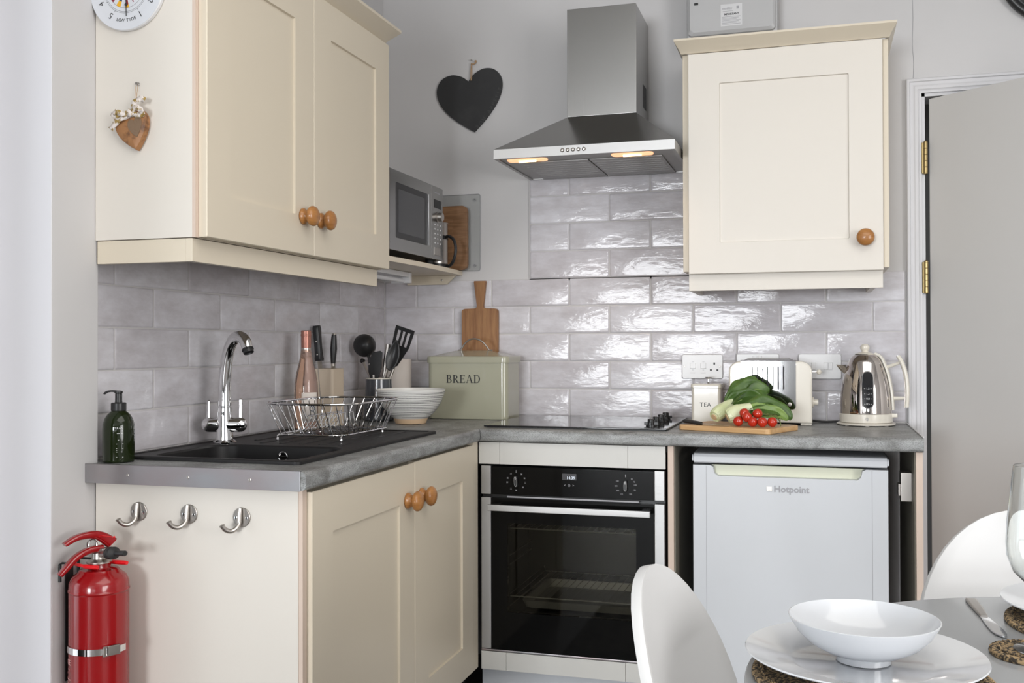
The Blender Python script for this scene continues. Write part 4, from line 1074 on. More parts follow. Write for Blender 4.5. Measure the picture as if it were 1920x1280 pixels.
for s in (-1, 1): tube(bm, [(rcx+s*.018, rcy-.125, .985), (rcx+s*.018, rcy+.083, .985)], .0016, 5)
obj('plate_dividers', bm, 'chrome', t)
for fx_, fy_ in ((.215, -1.205), (.402, -1.195), (.392, -.900), (.215, -.900)):
    bm = B(); tube(bm, spline([(fx_, fy_+.012, .934), (fx_, fy_+.003, .933), (fx_, fy_, .928), (fx_, fy_, .9215)], 4), .0022, 6); lathe(bm, [(.0040, .9195), (.0042, .922), (.003, .927)], (fx_, fy_, 0), 10); obj('foot', bm, 'chrome', t)

# ------------------------------------------------------------------ rose wine bottle
bx_, by_ = .112, -.848
t = thing('wine_bottle', 'pink rose wine bottle with copper foil standing behind the dish rack', 'bottle', (bx_, by_, .917))
bm = B(); lathe(bm, [(.028, .9195), (.0355, .922), (.0365, .930), (.0365, 1.040), (.0355, 1.065), (.030, 1.095), (.0225, 1.125), (.0175, 1.150), (.0150, 1.170), (.0145, 1.205), (.0145, 1.21)], (bx_, by_, 0), 36); obj('glass_body', bm, 'rose', t)
bm = B(); lathe(bm, [(.0152, 1.172), (.0155, 1.180), (.0155, 1.208), (.0165, 1.209), (.0165, 1.214), (.0158, 1.2145), (.0158, 1.224), (.0145, 1.226), (.001, 1.226)], (bx_, by_, 0), 28); fo = obj('foil_cap', bm, 'foil', t)
bm = B(); lathe(bm, [(.0154, 1.160), (.0154, 1.1715)], (bx_, by_, 0), 28); obj('foil_band', bm, 'satin', fo)
def curved_label(x, y, rad, a0, a1, z0, z1, n=12):
    bm = B(); rows = []
    for i in range(n+1):
        a = a0+(a1-a0)*i/n; rows.append([(x+rad*math.sin(a), y-rad*math.cos(a), z) for z in (z0, z1)])
    grid_surface(bm, rows); return bm
obj('label', curved_label(bx_, by_, .0370, .10, 1.55, .945, 1.034), 'paper', t, solid=(.0003, 1))
obj('back_label', curved_label(bx_, by_, .0370, -2.2, -1.1, .955, 1.034), 'paper', t, solid=(.0003, 1))
bm = B(); torus(bm, .008, .0011, at((bx_+.034, by_-.024, .985), FY) @ Matrix.Rotation(.9, 4, 'Y'), 18, 5); obj('label_emblem', bm, 'navy', t)

# ------------------------------------------------------------------ knife block with two knives
kx, ky, kz = .062, -.60, .91
t = thing('knife_block', 'beige ribbed knife block against the left tiles', 'knife block', (kx, ky, kz))
bm = B(); lp = []
for k in range(33):
    z = .9105+k*.0060; e = .0012 if k % 2 else 0
    lp.append([(p[0], p[1], z) for p in rr(.080-e*2, .088-e*2, .010, 3, kx, ky)])
loft(bm, lp); obj('block', bm, 'rib', t, 60)
def knife(label, x, y, z, w, h, lean, steel_tail):
    t = thing('kitchen_knife', label, 'knife', (x, y, z))
    L_ = at((x, y, z), Matrix.Identity(4)) @ Matrix.Rotation(lean, 4, V((0, 1, 0)))
    bm = B(); lp = []
    for u, ww in ((0, .95), (.06, 1.2), (.15, .95), (.40, .80), (.7, .92), (.92, 1.05), (1, .75)):
        lp.append([(p[0], p[1], u*h) for p in rr(.024, w*ww, .008, 3)])
    if steel_tail: lp = [[(p[0], p[1], u*h) for p in circ(w/2*ww, 16)] for u, ww in ((0, .75), (.1, .85), (.5, 1.15), (.85, .95), (1, .8))]
    loft(bm, lp, mtx=L_); hd = obj('handle', bm, 'blackp', t)
    bm = B()
    if steel_tail:
        lathe(bm, [(w/2*.82, h), (w/2*.7, h+.004), (.001, h+.005)], n=16, mtx=L_); lathe(bm, [(w/2*.7, -.008), (w/2*.78, .0005)], n=16, mtx=L_); obj('end_cap', bm, 'satin', hd)
    else:
        for u in (.18, .55, .88):
            for s in (-1, 1): lathe(bm, [(.0028, 0), (.0026, .0006), (.001, .001)], n=12, mtx=L_ @ Matrix.Translation((0, s*w*.46, u*h)) @ Matrix.Rotation(-s*PI/2, 4, 'X'))
        obj('rivets', bm, 'satin', hd)
    bm = B(); prism(bm, [(-.014, -.19), (.0, -.19), (.016, -.15), (.016, -.001), (-.014, -.001)], -.001, .001, 'yz', mtx=L_); obj('blade', bm, 'satin', t)
    return t
knife('large black-handled knife with rivets standing in the beige block', .045, -.630, 1.128, .028, .118, math.radians(-5), False)
knife('slim round black-handled knife beside the riveted one', .068, -.575, 1.118, .0205, .098, math.radians(2), True)

# ------------------------------------------------------------------ utensil jar with utensils
jx, jy = .128, -.335
t = thing('utensil_jar', 'charcoal enamel jar with white rim holding black utensils', 'jar', (jx, jy, .91))
bm = B(); lathe(bm, [(.050, .9105), (.0545, .912), (.0555, .917), (.053, .96), (.049, 1.01), (.0462, 1.045), (.0462, 1.060), (.0445, 1.060), (.0445, 1.02), (.048, .93), (.001, .925)], (jx, jy, 0), 44, cap1=False); obj('body', bm, 'enamelg', t)
bm = B(); torus(bm, .0465, .0024, at((jx, jy, 1.0615), Matrix.Identity(4)), 44, 8); obj('rim', bm, 'creamp', t)
def utensil(name, label, base, tip, head, hm='blackp', shaft='satin'):
    t = thing(name, label, name.split('_')[-1], base, 0, None)
    bm = B(); a, b = V(base), V(tip); m_ = a.lerp(b, .5); tube(bm, [a, a.lerp(b, .35), b], [.006, .0075, .005], 10); obj('handle', bm, shaft, t)
    bm = B(); head(bm, a, b, (b-a).normalized()); obj('head', bm, hm, t); return t
def ladle(bm, a, b, d):
    c = V((.074, -.335, 1.180)); t_ = bmesh.new()
    rings = []
    for rad, h in ((.001, -.036), (.018, -.033), (.032, -.022), (.040, -.006), (.042, .004), (.040, .004), (.037, -.006), (.028, -.020), (.001, -.030)): rings.append((rad, h))
    lathe(bm, rings, n=32, mtx=axis_m(c, (-.55, .65, -.1)))
    tube(bm, spline([b-d*.01, b.lerp(c+V((.02, -.01, -.028)), .6), c+V((.012, -.005, -.036))], 4), .006, 8)
utensil('soup_ladle', 'black ladle with a round bowl, leftmost tool in the charcoal jar', (.135, -.320, .94), (.098, -.350, 1.115), ladle)
def paddle(shape, c, z, x, th=.004):
    def f(bm, a, b, d):
        prism(bm, shape, -th/2, th/2, 'xy', .0012, mtx=axis_m(c, z, x))
    return f
# local frame: x across, y up the tool
def blade_m(c, n, up):
    Z = V(n).normalized(); Y = V(up); Y = (Y-Z*Y.dot(Z)).normalized(); X = Y.cross(Z)
    m = Matrix((X, Y, Z)).transposed().to_4x4(); m.translation = V(c); return m
def spatula_head(shape, c, n, up, th=.004, cup=0):
    def f(bm, a, b, d): prism(bm, shape, -th/2, th/2, 'xy', .0012, mtx=blade_m(c, n, up))
    return f
utensil('rubber_spatula', 'black flat scraper standing upright in the middle of the charcoal jar', (.118, -.345, .94), (.116, -.352, 1.075),
        spatula_head([(-.012, 0), (.012, 0), (.026, .040), (.028, .100), (.020, .106), (-.010, .100), (-.024, .060), (-.022, .030)], (.118, -.352, 1.055), (.1, -1, .05), (.02, 0, 1), .006))
def turner_head(bm, a, b, d):
    m_ = blade_m((.185, -.300, 1.135), (-.15, -1, .05), (.30, 0, 1))
    for pl in ([(-.036, .045), (.036, .045), (.020, .0), (.008, -.03), (-.008, -.03), (-.020, 0)], [(-.040, .112), (.040, .112), (.040, .098), (-.040, .098)],
               [(-.040, .10), (-.028, .10), (-.026, .045), (-.036, .045)], [(.040, .10), (.028, .10), (.026, .045), (.036, .045)], [(-.014, .10), (-.006, .10), (-.006, .045), (-.014, .045)], [(.006, .10), (.014, .10), (.014, .045), (.006, .045)]):
        prism(bm, pl, -.002, .002, 'xy', 0, mtx=m_)
utensil('slotted_turner', 'black slotted turner, tallest tool in the charcoal jar', (.118, -.32, .94), (.178, -.305, 1.11), turner_head)
def spoon_head(bm, a, b, d):
    m_ = blade_m((.176, -.352, 1.090), (.25, -1, .05), (.26, 0, 1)); rows = []
    for k in range(15):
        u = k/14; w = .0265*math.sin(PI*min(1, u*.96+.04))**.7*(1.0-.25*u) if 0 < u < 1 else .001; y = u*.112
        rows.append([tuple(m_ @ V((w*s, y, -.010*(1-s*s)*math.sin(PI*u)))) for s in (-1, -.66, -.33, 0, .33, .66, 1)])
    grid_surface(bm, rows); 
sp_ = utensil('serving_spoon', 'black serving spoon leaning right in front of the slotted turner', (.112, -.34, .94), (.168, -.350, 1.095), spoon_head)
s_ = [c for c in sp_.children if c.name.startswith('head')][0].modifiers.new('Solidify', 'SOLIDIFY'); s_.thickness = .003; s_.offset = 0
def tongs_head(bm, a, b, d): tube(bm, [b-d*.004, b+d*.085], [.0085, .0095], 10)
utensil('potato_masher', 'steel-handled tool with black grip behind the serving spoon', (.126, -.33, .94), (.150, -.330, 1.10), tongs_head, 'satin')
def small_head(bm, a, b, d): lathe(bm, [(.001, -.006), (.009, -.003), (.010, .003), (.005, .010), (.001, .012)], n=14, mtx=axis_m(b, d))
utensil('pastry_brush', 'small black-tipped tool poking out left below the ladle', (.150, -.31, .94), (.045, -.290, 1.122), small_head)

# ------------------------------------------------------------------ kitchen roll, bowl, bread bin, paddle board
t = thing('kitchen_roll', 'white kitchen paper roll standing between utensil jar and bread bin', 'kitchen roll', (.100, -.112, .91))
bm = B(); lathe(bm, [(.0575, .9105), (.0585, .912), (.0585, 1.126), (.0575, 1.128), (.020, 1.128), (.020, 1.09)], (.100, -.112, 0), 44, cap1=False); obj('paper', bm, 'paper', t)
bm = B(); lathe(bm, [(.0195, 1.09), (.0195, 1.127), (.018, 1.127), (.018, 1.09)], (.100, -.112, 0), 24); obj('cardboard_core', bm, 'twine', t)

cx_, cyb = .297, -.445
t = thing('serving_bowl', 'large white bowl with thin dark rings and bare clay foot', 'bowl', (cx_, cyb, .91))
out = [(.058, .9290), (.076, .944), (.092, .963), (.105, .985), (.114, 1.008), (.1195, 1.027)]
bm = B(); lathe(bm, out+[(.1195, 1.029), (.117, 1.029), (.110, 1.008), (.100, .985), (.086, .963), (.068, .944), (.04, .935), (.001, .933)], (cx_, cyb, 0), 56, cap0=True, cap1=False); obj('bowl_body', bm, 'bowlw', t)
bm = B(); lathe(bm, [(.048, .9105), (.052, .912), (.0586, .9292), (.054, .930)], (cx_, cyb, 0), 48); obj('clay_foot', bm, mat('bare_clay', (.62, .44, .28), .6), t)
bm = B()
for k in range(15):
    z = .936+k*.0060+random.uniform(-.001, .001)
    for (r0, z0), (r1, z1) in zip(out, out[1:]):
        if z0 <= z < z1: rad = r0+(r1-r0)*(z-z0)/(z1-z0)
    w1, w2 = random.uniform(.0004, .0012), random.uniform(0, 6)
    pts = []
    for i in range(48):
        a = 2*PI*i/48; pts.append((cx_+(rad+.0004)*math.cos(a), cyb+(rad+.0004)*math.sin(a), z+w1*math.sin(a*2+w2)))
    tube(bm, pts, .0006, 4, closed=True)
obj('painted_rings', bm, 'ink', t)

t = thing('bread_bin', 'sage green enamel bread bin lettered BREAD in the corner', 'bread bin', (.42, -.112, .91))
gx0, gx1, gy0, gy1 = .264, .573, -.212, -.034
gcx, gcy, gw, gd = (gx0+gx1)/2, (gy0+gy1)/2, gx1-gx0, gy1-gy0
bm = B(); loft(bm, [[(p[0], p[1], z) for p in rr(gw-e, gd-e, .022, 8, gcx, gcy)] for z, e in ((.9108, .010), (.9125, .006), (.9125, .002), (1.128, .002))]); obj('body', bm, 'sage', t)
bm = B()
loft(bm, [[(p[0], p[1], z) for p in rr(gw+e, gd+e, .024, 8, gcx, gcy)] for z, e in ((1.1155, .004), (1.1155, .007), (1.1175, .008), (1.132, .008), (1.138, .006), (1.140, 0))])
t_ = bmesh.new(); a = [t_.verts.new(p) for p in ((gx0+.01, gy0+.008, 1.139), (gx1-.01, gy0+.008, 1.139), (gx1-.01, gy1-.008, 1.139), (gx0+.01, gy1-.008, 1.139))]
b = [t_.verts.new(p) for p in ((gcx-.065, gcy-.016, 1.160), (gcx+.065, gcy-.016, 1.160), (gcx+.065, gcy+.016, 1.160), (gcx-.065, gcy+.016, 1.160))]
for i in range(4): t_.faces.new((a[i], a[(i+1) % 4], b[(i+1) % 4], b[i]))
t_.faces.new(b); t_.faces.new(list(reversed(a))); merge(bm, t_)
ld = obj('lid', bm, 'sage', t)
bm = B(); pts = [(gcx-.062, gcy, 1.161), (gcx-.052, gcy, 1.163), (gcx-.040, gcy, 1.182), (gcx-.018, gcy, 1.200), (gcx+.006, gcy, 1.203), (gcx+.030, gcy, 1.194), (gcx+.048, gcy, 1.176), (gcx+.058, gcy, 1.163), (gcx+.070, gcy, 1.161)]
tube(bm, spline(pts, 5), .0030, 10); obj('handle', bm, 'satin', ld)
def serif_word(word, x, z, h, y):
    """roman capitals built from strokes of varying width"""
    bm = B(); T, t1, sf = .17*h, .055*h, .05*h
    def rect(a, b, c, d): box(bm, x_+a*h, x_+b*h, y-.0005, y, z+c*h, z+d*h)
    def bowl(cx, cz, rx, rz, wmax):
        n = 14; pts_o = []; pts_i = []
        for k in range(n+1):
            a = math.radians(-90+180*k/n); c_, s_ = math.cos(a), math.sin(a)
            pts_o.append((x_+(cx+rx*c_)*h, z+(cz+rz*s_)*h)); pts_i.append((x_+(cx+(rx-wmax)*c_)*h, z+(cz+(rz-.055)*s_)*h))
        for k in range(n): prism(bm, [pts_o[k], pts_o[k+1], pts_i[k+1], pts_i[k]], y-.0005, y, 'xz')
    def slant(xa, za, xb, zb, w): prism(bm, [(x_+xa*h, z+za*h), (x_+(xa+w)*h, z+za*h), (x_+(xb+w)*h, z+zb*h), (x_+xb*h, z+zb*h)], y-.0005, y, 'xz')
    x_ = x
    for ch_ in word:
        if ch_ in 'BRED': rect(.10, .25, 0, 1); rect(.0, .35, 0, .045); rect(.0, .35, .955, 1)
        if ch_ == 'B': rect(.25, .40, .945, 1); rect(.25, .42, .50, .555); rect(.25, .42, 0, .055); bowl(.38, .76, .24, .24, .13); bowl(.40, .265, .30, .265, .14); x_ += .84*h
        elif ch_ == 'R': rect(.25, .40, .945, 1); rect(.25, .42, .48, .535); bowl(.38, .74, .25, .26, .13); slant(.62, 0, .32, .50, .16); rect(.60, .90, 0, .045); x_ += .93*h
        elif ch_ == 'E': rect(.25, .66, .945, 1); rect(.25, .55, .49, .54); rect(.25, .70, 0, .055); rect(.63, .67, .80, 1); rect(.53, .56, .42, .62); rect(.67, .71, 0, .22); x_ += .84*h
        elif ch_ == 'A': slant(.06, 0, .40, 1, .055); slant(.68, 0, .36, 1, .15); rect(.20, .66, .32, .37); rect(-.02, .22, 0, .045); rect(.60, .95, 0, .045); x_ += .98*h
        elif ch_ == 'D': rect(.25, .42, .945, 1); rect(.25, .42, 0, .055); bowl(.40, .5, .45, .5, .15); x_ += .95*h
    return bm
obj('lettering', serif_word('BREAD', .341, 1.0425, .0292, gy0+.0005), 'ink', t)

t = thing('paddle_board', 'wooden paddle chopping board leaning on the tiles behind the bread bin', 'board', (.408, -.02, .91))
bm = B()
poly = [(.337, .9105), (.478, .9105), (.480, .93)]
for k in range(6): a = math.radians(90*k/5); poly.append((.465+.016*math.cos(a), 1.307+.012*math.sin(a)))
poly += [(.430, 1.320), (.4235, 1.323), (.4225, 1.330), (.4325, 1.421), (.431, 1.4245), (.386, 1.4245), (.3845, 1.421), (.3960, 1.330), (.3945, 1.323), (.388, 1.320)]
for k in range(6): a = math.radians(90+90*k/5); poly.append((.351+.016*math.cos(a), 1.307+.012*math.sin(a)))
poly.append((.335, .93))
prism(bm, poly, -.0275, -.0105 if False else -.0115, 'xz', .002); obj('board', bm, 'wood', t)

# ------------------------------------------------------------------ tea tin
t = thing('tea_tin', 'small cream storage tin lettered TEA with chrome lid knob', 'tin', (1.268, -.085, .91))
tx0, tx1, ty0, ty1 = 1.2175, 1.3180, -.125, -.035
tcx, tcy = (tx0+tx1)/2, (ty0+ty1)/2
bm = B(); loft(bm, [[(p[0], p[1], z) for p in rr(.1005-e, .090-e, .010, 6, tcx, tcy)] for z, e in ((.9105, .004), (.912, 0), (1.028, 0))]); obj('body', bm, 'creamp', t)
bm = B(); loft(bm, [[(p[0], p[1], z) for p in rr(.1005+e, .090+e, .011, 6, tcx, tcy)] for z, e in ((1.0285, .003), (1.030, .005), (1.038, .005), (1.042, .002), (1.0435, -.012))]); ld = obj('lid', bm, 'creamp', t)
bm = B(); lathe(bm, [(.007, 1.043), (.0055, 1.0445), (.0030, 1.048), (.0030, 1.058), (.007, 1.061), (.0125, 1.0635), (.0128, 1.0655), (.008, 1.0665)], (tcx+.004, tcy, 0), 24); obj('knob', bm, 'chrome', ld)
bm = B(); tube(bm, spline([(tx1+.001, tcy-.02, 1.022), (tx1+.008, tcy-.02, 1.026), (tx1+.010, tcy-.02, 1.036), (tx1+.004, tcy-.02, 1.038)], 5), .0013, 6); obj('wire_clasp', bm, 'satin', t)
bm = text_bm('TEA', .0215, .0003, 0, 'CENTER', 1.05); bm.transform(at((tcx-.002, ty0-.0002, .9700), FY)); obj('lettering', bm, 'ink', t)

# ------------------------------------------------------------------ toaster
t = thing('toaster', 'cream toaster with mirror-polished slotted front panel behind the vegetables', 'toaster', (1.48, -.13, .91))
px0, px1, py0, py1 = 1.352, 1.622, -.205, -.05
def toaster_profile(w, y0, y1, z0, z1, r_):
    """outline in xz with rounded shoulders"""
    out = [(w[0], z0), (w[1], z0)]
    for k in range(9): a = math.radians(90*k/8); out.append((w[1]-r_+r_*math.cos(a)-.006*(1-math.cos(a)), z1-r_+r_*math.sin(a)))
    for k in range(9): a = math.radians(90+90*k/8); out.append((w[0]+r_+r_*math.cos(a)+.006*(1+math.cos(a)), z1-r_+r_*math.sin(a)))
    return out
bm = B(); prism(bm, toaster_profile((px0, px1), py0, py1, .918, 1.124, .034), py0, py1, 'xz', .007); obj('body', bm, 'creamp', t, 50)
pxa, pxb = 1.391, 1.571
bm = B(); rows = []
for k in range(2):
    y = py0-.0022 if k else py0-.0002; e = .0012 if k else 0
    rows.append([(p[0], y, p[1]) for p in [(pxa+e, 1.124)]+[(pxa+e, .972), (pxa+.004, .966), (pxa+.010, .9635)]+[(pxb-.010, .9635), (pxb-.004, .966), (pxb-e, .972)]+[(pxb-e, 1.124)]])
loft(bm, rows)
# curve the upper part back over the top
rows = []
for k in range(8):
    a = math.radians(90*k/7); rows.append([(pxa, py0-.0022+.020*(1-math.cos(a)), 1.108+.0195*math.sin(a)), (pxb, py0-.0022+.020*(1-math.cos(a)), 1.108+.0195*math.sin(a))])
rows.append([(pxa, py1-.01, 1.1275), (pxb, py1-.01, 1.1275)]); grid_surface(bm, rows); pn = obj('polished_panel', bm, 'chrome', t, 50)
for k in range(7):
    bm = B(); x = 1.430+k*.0168; loft(bm, [[(x+p[0], y, 1.068+p[1]) for p in rr(.0042, .076, .002, 3)] for y in (py0-.0026, py0-.0020)]); obj('vent_slot', bm, 'slotm', pn)
bm = B(); box(bm, pxa+.012, pxb-.012, py0+.035, py0+.060, 1.1268, 1.1286, .001); box(bm, pxa+.012, pxb-.012, py0+.090, py0+.115, 1.1268, 1.1286, .001); obj('bread_slot', bm, 'ink', t)
bm = B(); tube(bm, [(pxa+.02, py0+.024, 1.1305), (pxb-.02, py0+.024, 1.1305)], .0016, 6); tube(bm, [(pxa+.02, py0+.069, 1.1305), (pxb-.02, py0+.069, 1.1305)], .0016, 6); obj('warming_wires', bm, 'chrome', t)
bm = B(); tube(bm, [(px1-.006, -.125, 1.086), (px1+.018, -.125, 1.086)], .0028, 8); lv = obj('lever_arm', bm, 'chrome', t)
bm = B(); lathe(bm, [(.001, -.009), (.006, -.007), (.009, 0), (.006, .007), (.001, .009)], (px1+.022, -.125, 1.086), 18); obj('lever_knob', bm, 'creamp', lv)
bm = B(); lathe(bm, [(.018, 0), (.018, .006), (.0165, .008), (.010, .008), (.010, .020), (.009, .022)], n=24, mtx=at((px1-.003, -.125, .984), FX)); obj('browning_dial', bm, 'creamp', t)
bm = B(); lathe(bm, [(.0065, 0), (.0065, .0015), (.004, .0025)], n=18, mtx=at((1.550, py0-.0022, .980), FY)); obj('screw_boss', bm, 'satin', t)
for x in (px0+.020, px1-.020):
    for y in (py0+.02, py1-.02): bm = B(); box(bm, x-.018, x+.018, y-.012, y+.012, .9103, .920, .003); obj('foot', bm, 'creamp', t)
bm = B(); tube(bm, spline([(px1-.01, -.075, .9205), (px1+.03, -.060, .9145), (px1+.07, -.055, .9150), (1.73, -.050, .9165)], 6), .0034, 8); tag(obj('power_cable', bm, 'rub', base=(1.67, -.06, .911)), 'black power cable lying on the worktop between toaster and kettle', 'cable')

# ------------------------------------------------------------------ kettle
kx_, ky_ = 1.793, -.112
t = thing('kettle', 'tinted chrome dome kettle with cream handle, knob and base beside the doorway', 'kettle', (kx_, ky_, .91))
bm = B(); lathe(bm, [(.080, .9200), (.084, .9215), (.0845, .932), (.0845, .9475), (.083, .9495)], (kx_, ky_, 0), 56); obj('base_band', bm, 'creamp', t)
bm = B(); lathe(bm, [(.092, .9125), (.0935, .914), (.0935, .917), (.088, .9198), (.05, .9200)], (kx_, ky_, 0), 48)
for a in (-2.4, -1.57, -.75, 1.0, 2.2): box(bm, kx_+.083*math.cos(a)-.006, kx_+.083*math.cos(a)+.006, ky_+.083*math.sin(a)-.004, ky_+.083*math.sin(a)+.004, .9102, .914, .001)
obj('power_base', bm, 'creamp', t)
kp = [(.0828, .9490), (.0832, .953), (.0828, .975), (.0815, 1.000), (.0790, 1.025), (.0750, 1.050), (.0695, 1.075), (.0620, 1.100), (.0555, 1.118), (.0530, 1.1235)]
bm = B(); lathe(bm, kp, (kx_, ky_, 0), 64); obj('body', bm, 'kettle', t)
bm = B(); lathe(bm, [(.0532, 1.1238), (.0520, 1.1262), (.0470, 1.134), (.0380, 1.1420), (.0320, 1.1455)], (kx_, ky_, 0), 48); ld = obj('lid', bm, 'kettle', t)
bm = B(); lathe(bm, [(.0325, 1.1455), (.0320, 1.1475), (.0200, 1.1515), (.0120, 1.154), (.0100, 1.1565), (.0135, 1.161), (.0155, 1.167), (.0145, 1.1735), (.0095, 1.1785), (.001, 1.180)], (kx_-.002, ky_, 0), 32); obj('lid_knob', bm, 'creamp', ld)
bm = B(); t_ = bmesh.new(); S = []
for k, (u, w, h0, h1) in enumerate(((.062, .020, 1.070, 1.1105), (.078, .015, 1.082, 1.110), (.094, .009, 1.098, 1.111))):
    S.append([(kx_-u, ky_-w, h1), (kx_-u+.004, ky_-w*.6, (h0+h1)/2), (kx_-u+.008, ky_, h0), (kx_-u+.004, ky_+w*.6, (h0+h1)/2), (kx_-u, ky_+w, h1)])
loft(bm, S, True, True); obj('spout', bm, 'kettle', t)
# spine strip and handle on the right
HD = V((.975, -.22, 0)).normalized()
def kp_pt(r_, z, o=0): return V((kx_, ky_, z))+HD*(r_+o)
def kband(bm, pts, w, th):
    n = V((-HD.y, HD.x, 0)); rows = []
    pts = spline(pts, 5)
    for i, p in enumerate(pts):
        d = (pts[min(i+1, len(pts)-1)]-pts[max(i-1, 0)]).normalized(); u = d.cross(n).normalized()
        rows.append([p+n*q[0]+u*q[1] for q in rr(w, th, th*.45, 4)])
    loft(bm, rows)
bm = B(); kband(bm, [kp_pt(.030, 1.148), kp_pt(.046, 1.138, .002), kp_pt(.0555, 1.119, .003), kp_pt(.066, 1.090, .003), kp_pt(.0745, 1.055, .003), kp_pt(.080, 1.02, .003), kp_pt(.083, .985, .003), kp_pt(.0835, .962, .003)], .026, .009); obj('spine_strip', bm, 'creamp', t)
bm = B(); kband(bm, [kp_pt(.103, 1.140), kp_pt(.116, 1.115), kp_pt(.126, 1.080), kp_pt(.1305, 1.045), kp_pt(.131, 1.010), kp_pt(.1285, .972)], .020, .013)
hn = obj('handle', bm, 'creamp', t)
bm = B(); kband(bm, [kp_pt(.101, 1.1415), kp_pt(.113, 1.115), kp_pt(.1225, 1.080), kp_pt(.1265, 1.045), kp_pt(.127, 1.010), kp_pt(.125, .969)], .013, .010); obj('chrome_inlay', bm, 'chrome', hn)
bm = B(); tube(bm, [kp_pt(.062, 1.101), kp_pt(.113, 1.120)], [.0065, .0045], 10); tube(bm, [kp_pt(.080, 1.000), kp_pt(.128, 1.002)], [.007, .005], 10); obj('handle_stems', bm, 'creamp', t)
bm = B(); box(bm, .078, .100, -.006, .006, .938, .951, .002, mtx=at((kx_, ky_, 0), Matrix.Identity(4)) @ rot2(math.atan2(HD.y, HD.x))); obj('switch', bm, 'creamp', t)
# water gauge on the front, wrapped on the body
def krad(z):
    for (r0, z0), (r1, z1) in zip(kp, kp[1:]):
        if z0 <= z <= z1: return r0+(r1-r0)*(z-z0)/(z1-z0)
    return kp[-1][0]
ga = math.radians(-90+2)      # direction towards the camera
def gpt(u, z, off):
    rd = krad(z); a = ga+u/rd; return (kx_+(rd+off)*math.cos(a), ky_+(rd+off)*math.sin(a), z)
bm = B(); tube(bm, [gpt(u, z, .0010) for u, z in rr(.0335, .120, .0167, 8, 0, 1.0295)], .0019, 8, closed=True); obj('gauge_frame', bm, 'chrome', t)
bm = B(); rows = []
for k in range(25):
    v = math.cos(PI*k/24); z = 1.0295-.0590*v; d_ = abs(z-1.0295)-(.0590-.0158); hw = .0158 if d_ <= 0 else math.sqrt(max(1e-8, .0158**2-d_**2))
    rows.append([gpt(hw*q/4, z, .0010) for q in range(-4, 5)])
grid_surface(bm, rows); obj('gauge_window', bm, mat('gauge_plastic', (.012, .012, .014), .3, spec=.15), t)
bm = B()
for z, s in ((.984, '0.5'), (1.001, '0.8'), (1.017, '1.2'), (1.034, '1.5')):
    rd = krad(z)+.0018; tb = text_bm(s, .0085, .0002); merge(bm, tb, at((kx_+rd*math.cos(ga), ky_+rd*math.sin(ga), z), FY)); 
    for sg in (-1, 1): box(bm, kx_+rd*math.cos(ga)+sg*.010-.002, kx_+rd*math.cos(ga)+sg*.010+.002, ky_-rd-.0004, ky_-rd+.0012, z-.0004, z+.0004)
obj('gauge_marks', bm, 'whiteink', t)
bm = B(); a0 = (kx_, ky_-.0847, .9345); torus(bm, .0042, .0006, at(a0, FY), 20, 5); box(bm, -.0012, .0012, -.006, .006, 0, .0006, mtx=at(a0, FY)); obj('emblem', bm, 'greyink', t)

# ------------------------------------------------------------------ chopping board with vegetables
ca, cb_, cc = V((1.2165, -.470)), V((1.500, -.590)), V((1.556, -.400))
U = (cb_-ca).normalized(); WD = .31; ang_b = math.atan2(U.y, U.x)
Nn = V((-U.y, U.x)); DP = .215
cen = cb_-U*WD/2+Nn*DP/2
t = thing('chopping_board', 'pale bamboo chopping board holding bok choy and tomatoes', 'board', (cen.x, cen.y, .91), ang_b)
bm = B(); prism(bm, rr(WD, DP, .014, 6), .0003, .0165, 'xy', .0025); obj('board', bm, 'bamboo', t, local=True)
TZ = .9266
TM = None
tl = 0
# tomatoes: (x, y, z, label)
toms = [(1.404, -.500, .0150, 'cherry tomato at the left end of the row touching the pale bok choy foot'),
        (1.448, -.514, .0150, 'cherry tomato in the bottom row half hidden between its neighbours'),
        (1.477, -.520, .0158, 'biggest cherry tomato, lowest in front of the green vine'),
        (1.506, -.508, .0142, 'rightmost cherry tomato beside the bok choy leaf tip')]
upper = [(1.422, -.492, .0405, .0150, 'cherry tomato highest on the left of the pile, partly covered'),
         (1.431, -.508, .0300, .0152, 'oval cherry tomato resting in front on the left of the pile'),
         (1.462, -.495, .0400, .0152, 'cherry tomato on top of the pile at its middle')]
def tomato(x, y, z, r_, label):
    o = thing('cherry_tomato', label, 'tomato', (x, y, z), random.uniform(0, 6), 'cherry tomatoes on the chopping board')
    bm = B(); lathe(bm, [(.001, -r_*.98), (r_*.5, -r_*.86), (r_*.86, -r_*.5), (r_, 0), (r_*.88, r_*.5), (r_*.55, r_*.84), (r_*.2, r_*.93), (.001, r_*.86)], n=28); 
    bm.transform(Matrix.Rotation(random.uniform(-.5, .5), 4, 'X')); obj('fruit', bm, 'tomato', o, local=True)
    return o
for (x, y, z, lb) in toms: tomato(x, y, TZ+.0005+.0156, .0156, lb)
for (x, y, z, r_, lb) in upper: tomato(x, y, TZ+z, .0156, lb)
bm = B(); vp = spline([(1.470, -.480, TZ+.042), (1.490, -.482, TZ+.036), (1.512, -.488, TZ+.032), (1.528, -.498, TZ+.018), (1.530, -.508, TZ+.004)], 5); tube(bm, vp, .0018, 6)
for i in (4, 9, 13):
    p = vp[i]
    for k in range(4): a = k*1.6+i; tube(bm, spline([p, p+V((.008*math.cos(a), .006*math.sin(a), .003)), p+V((.015*math.cos(a), .012*math.sin(a), -.003))], 3), .0011, 5)
tag(obj('tomato_vine', bm, 'vine', base=(1.50, -.49, TZ)), 'green vine stem curling behind the cherry tomatoes on the board', 'vine')

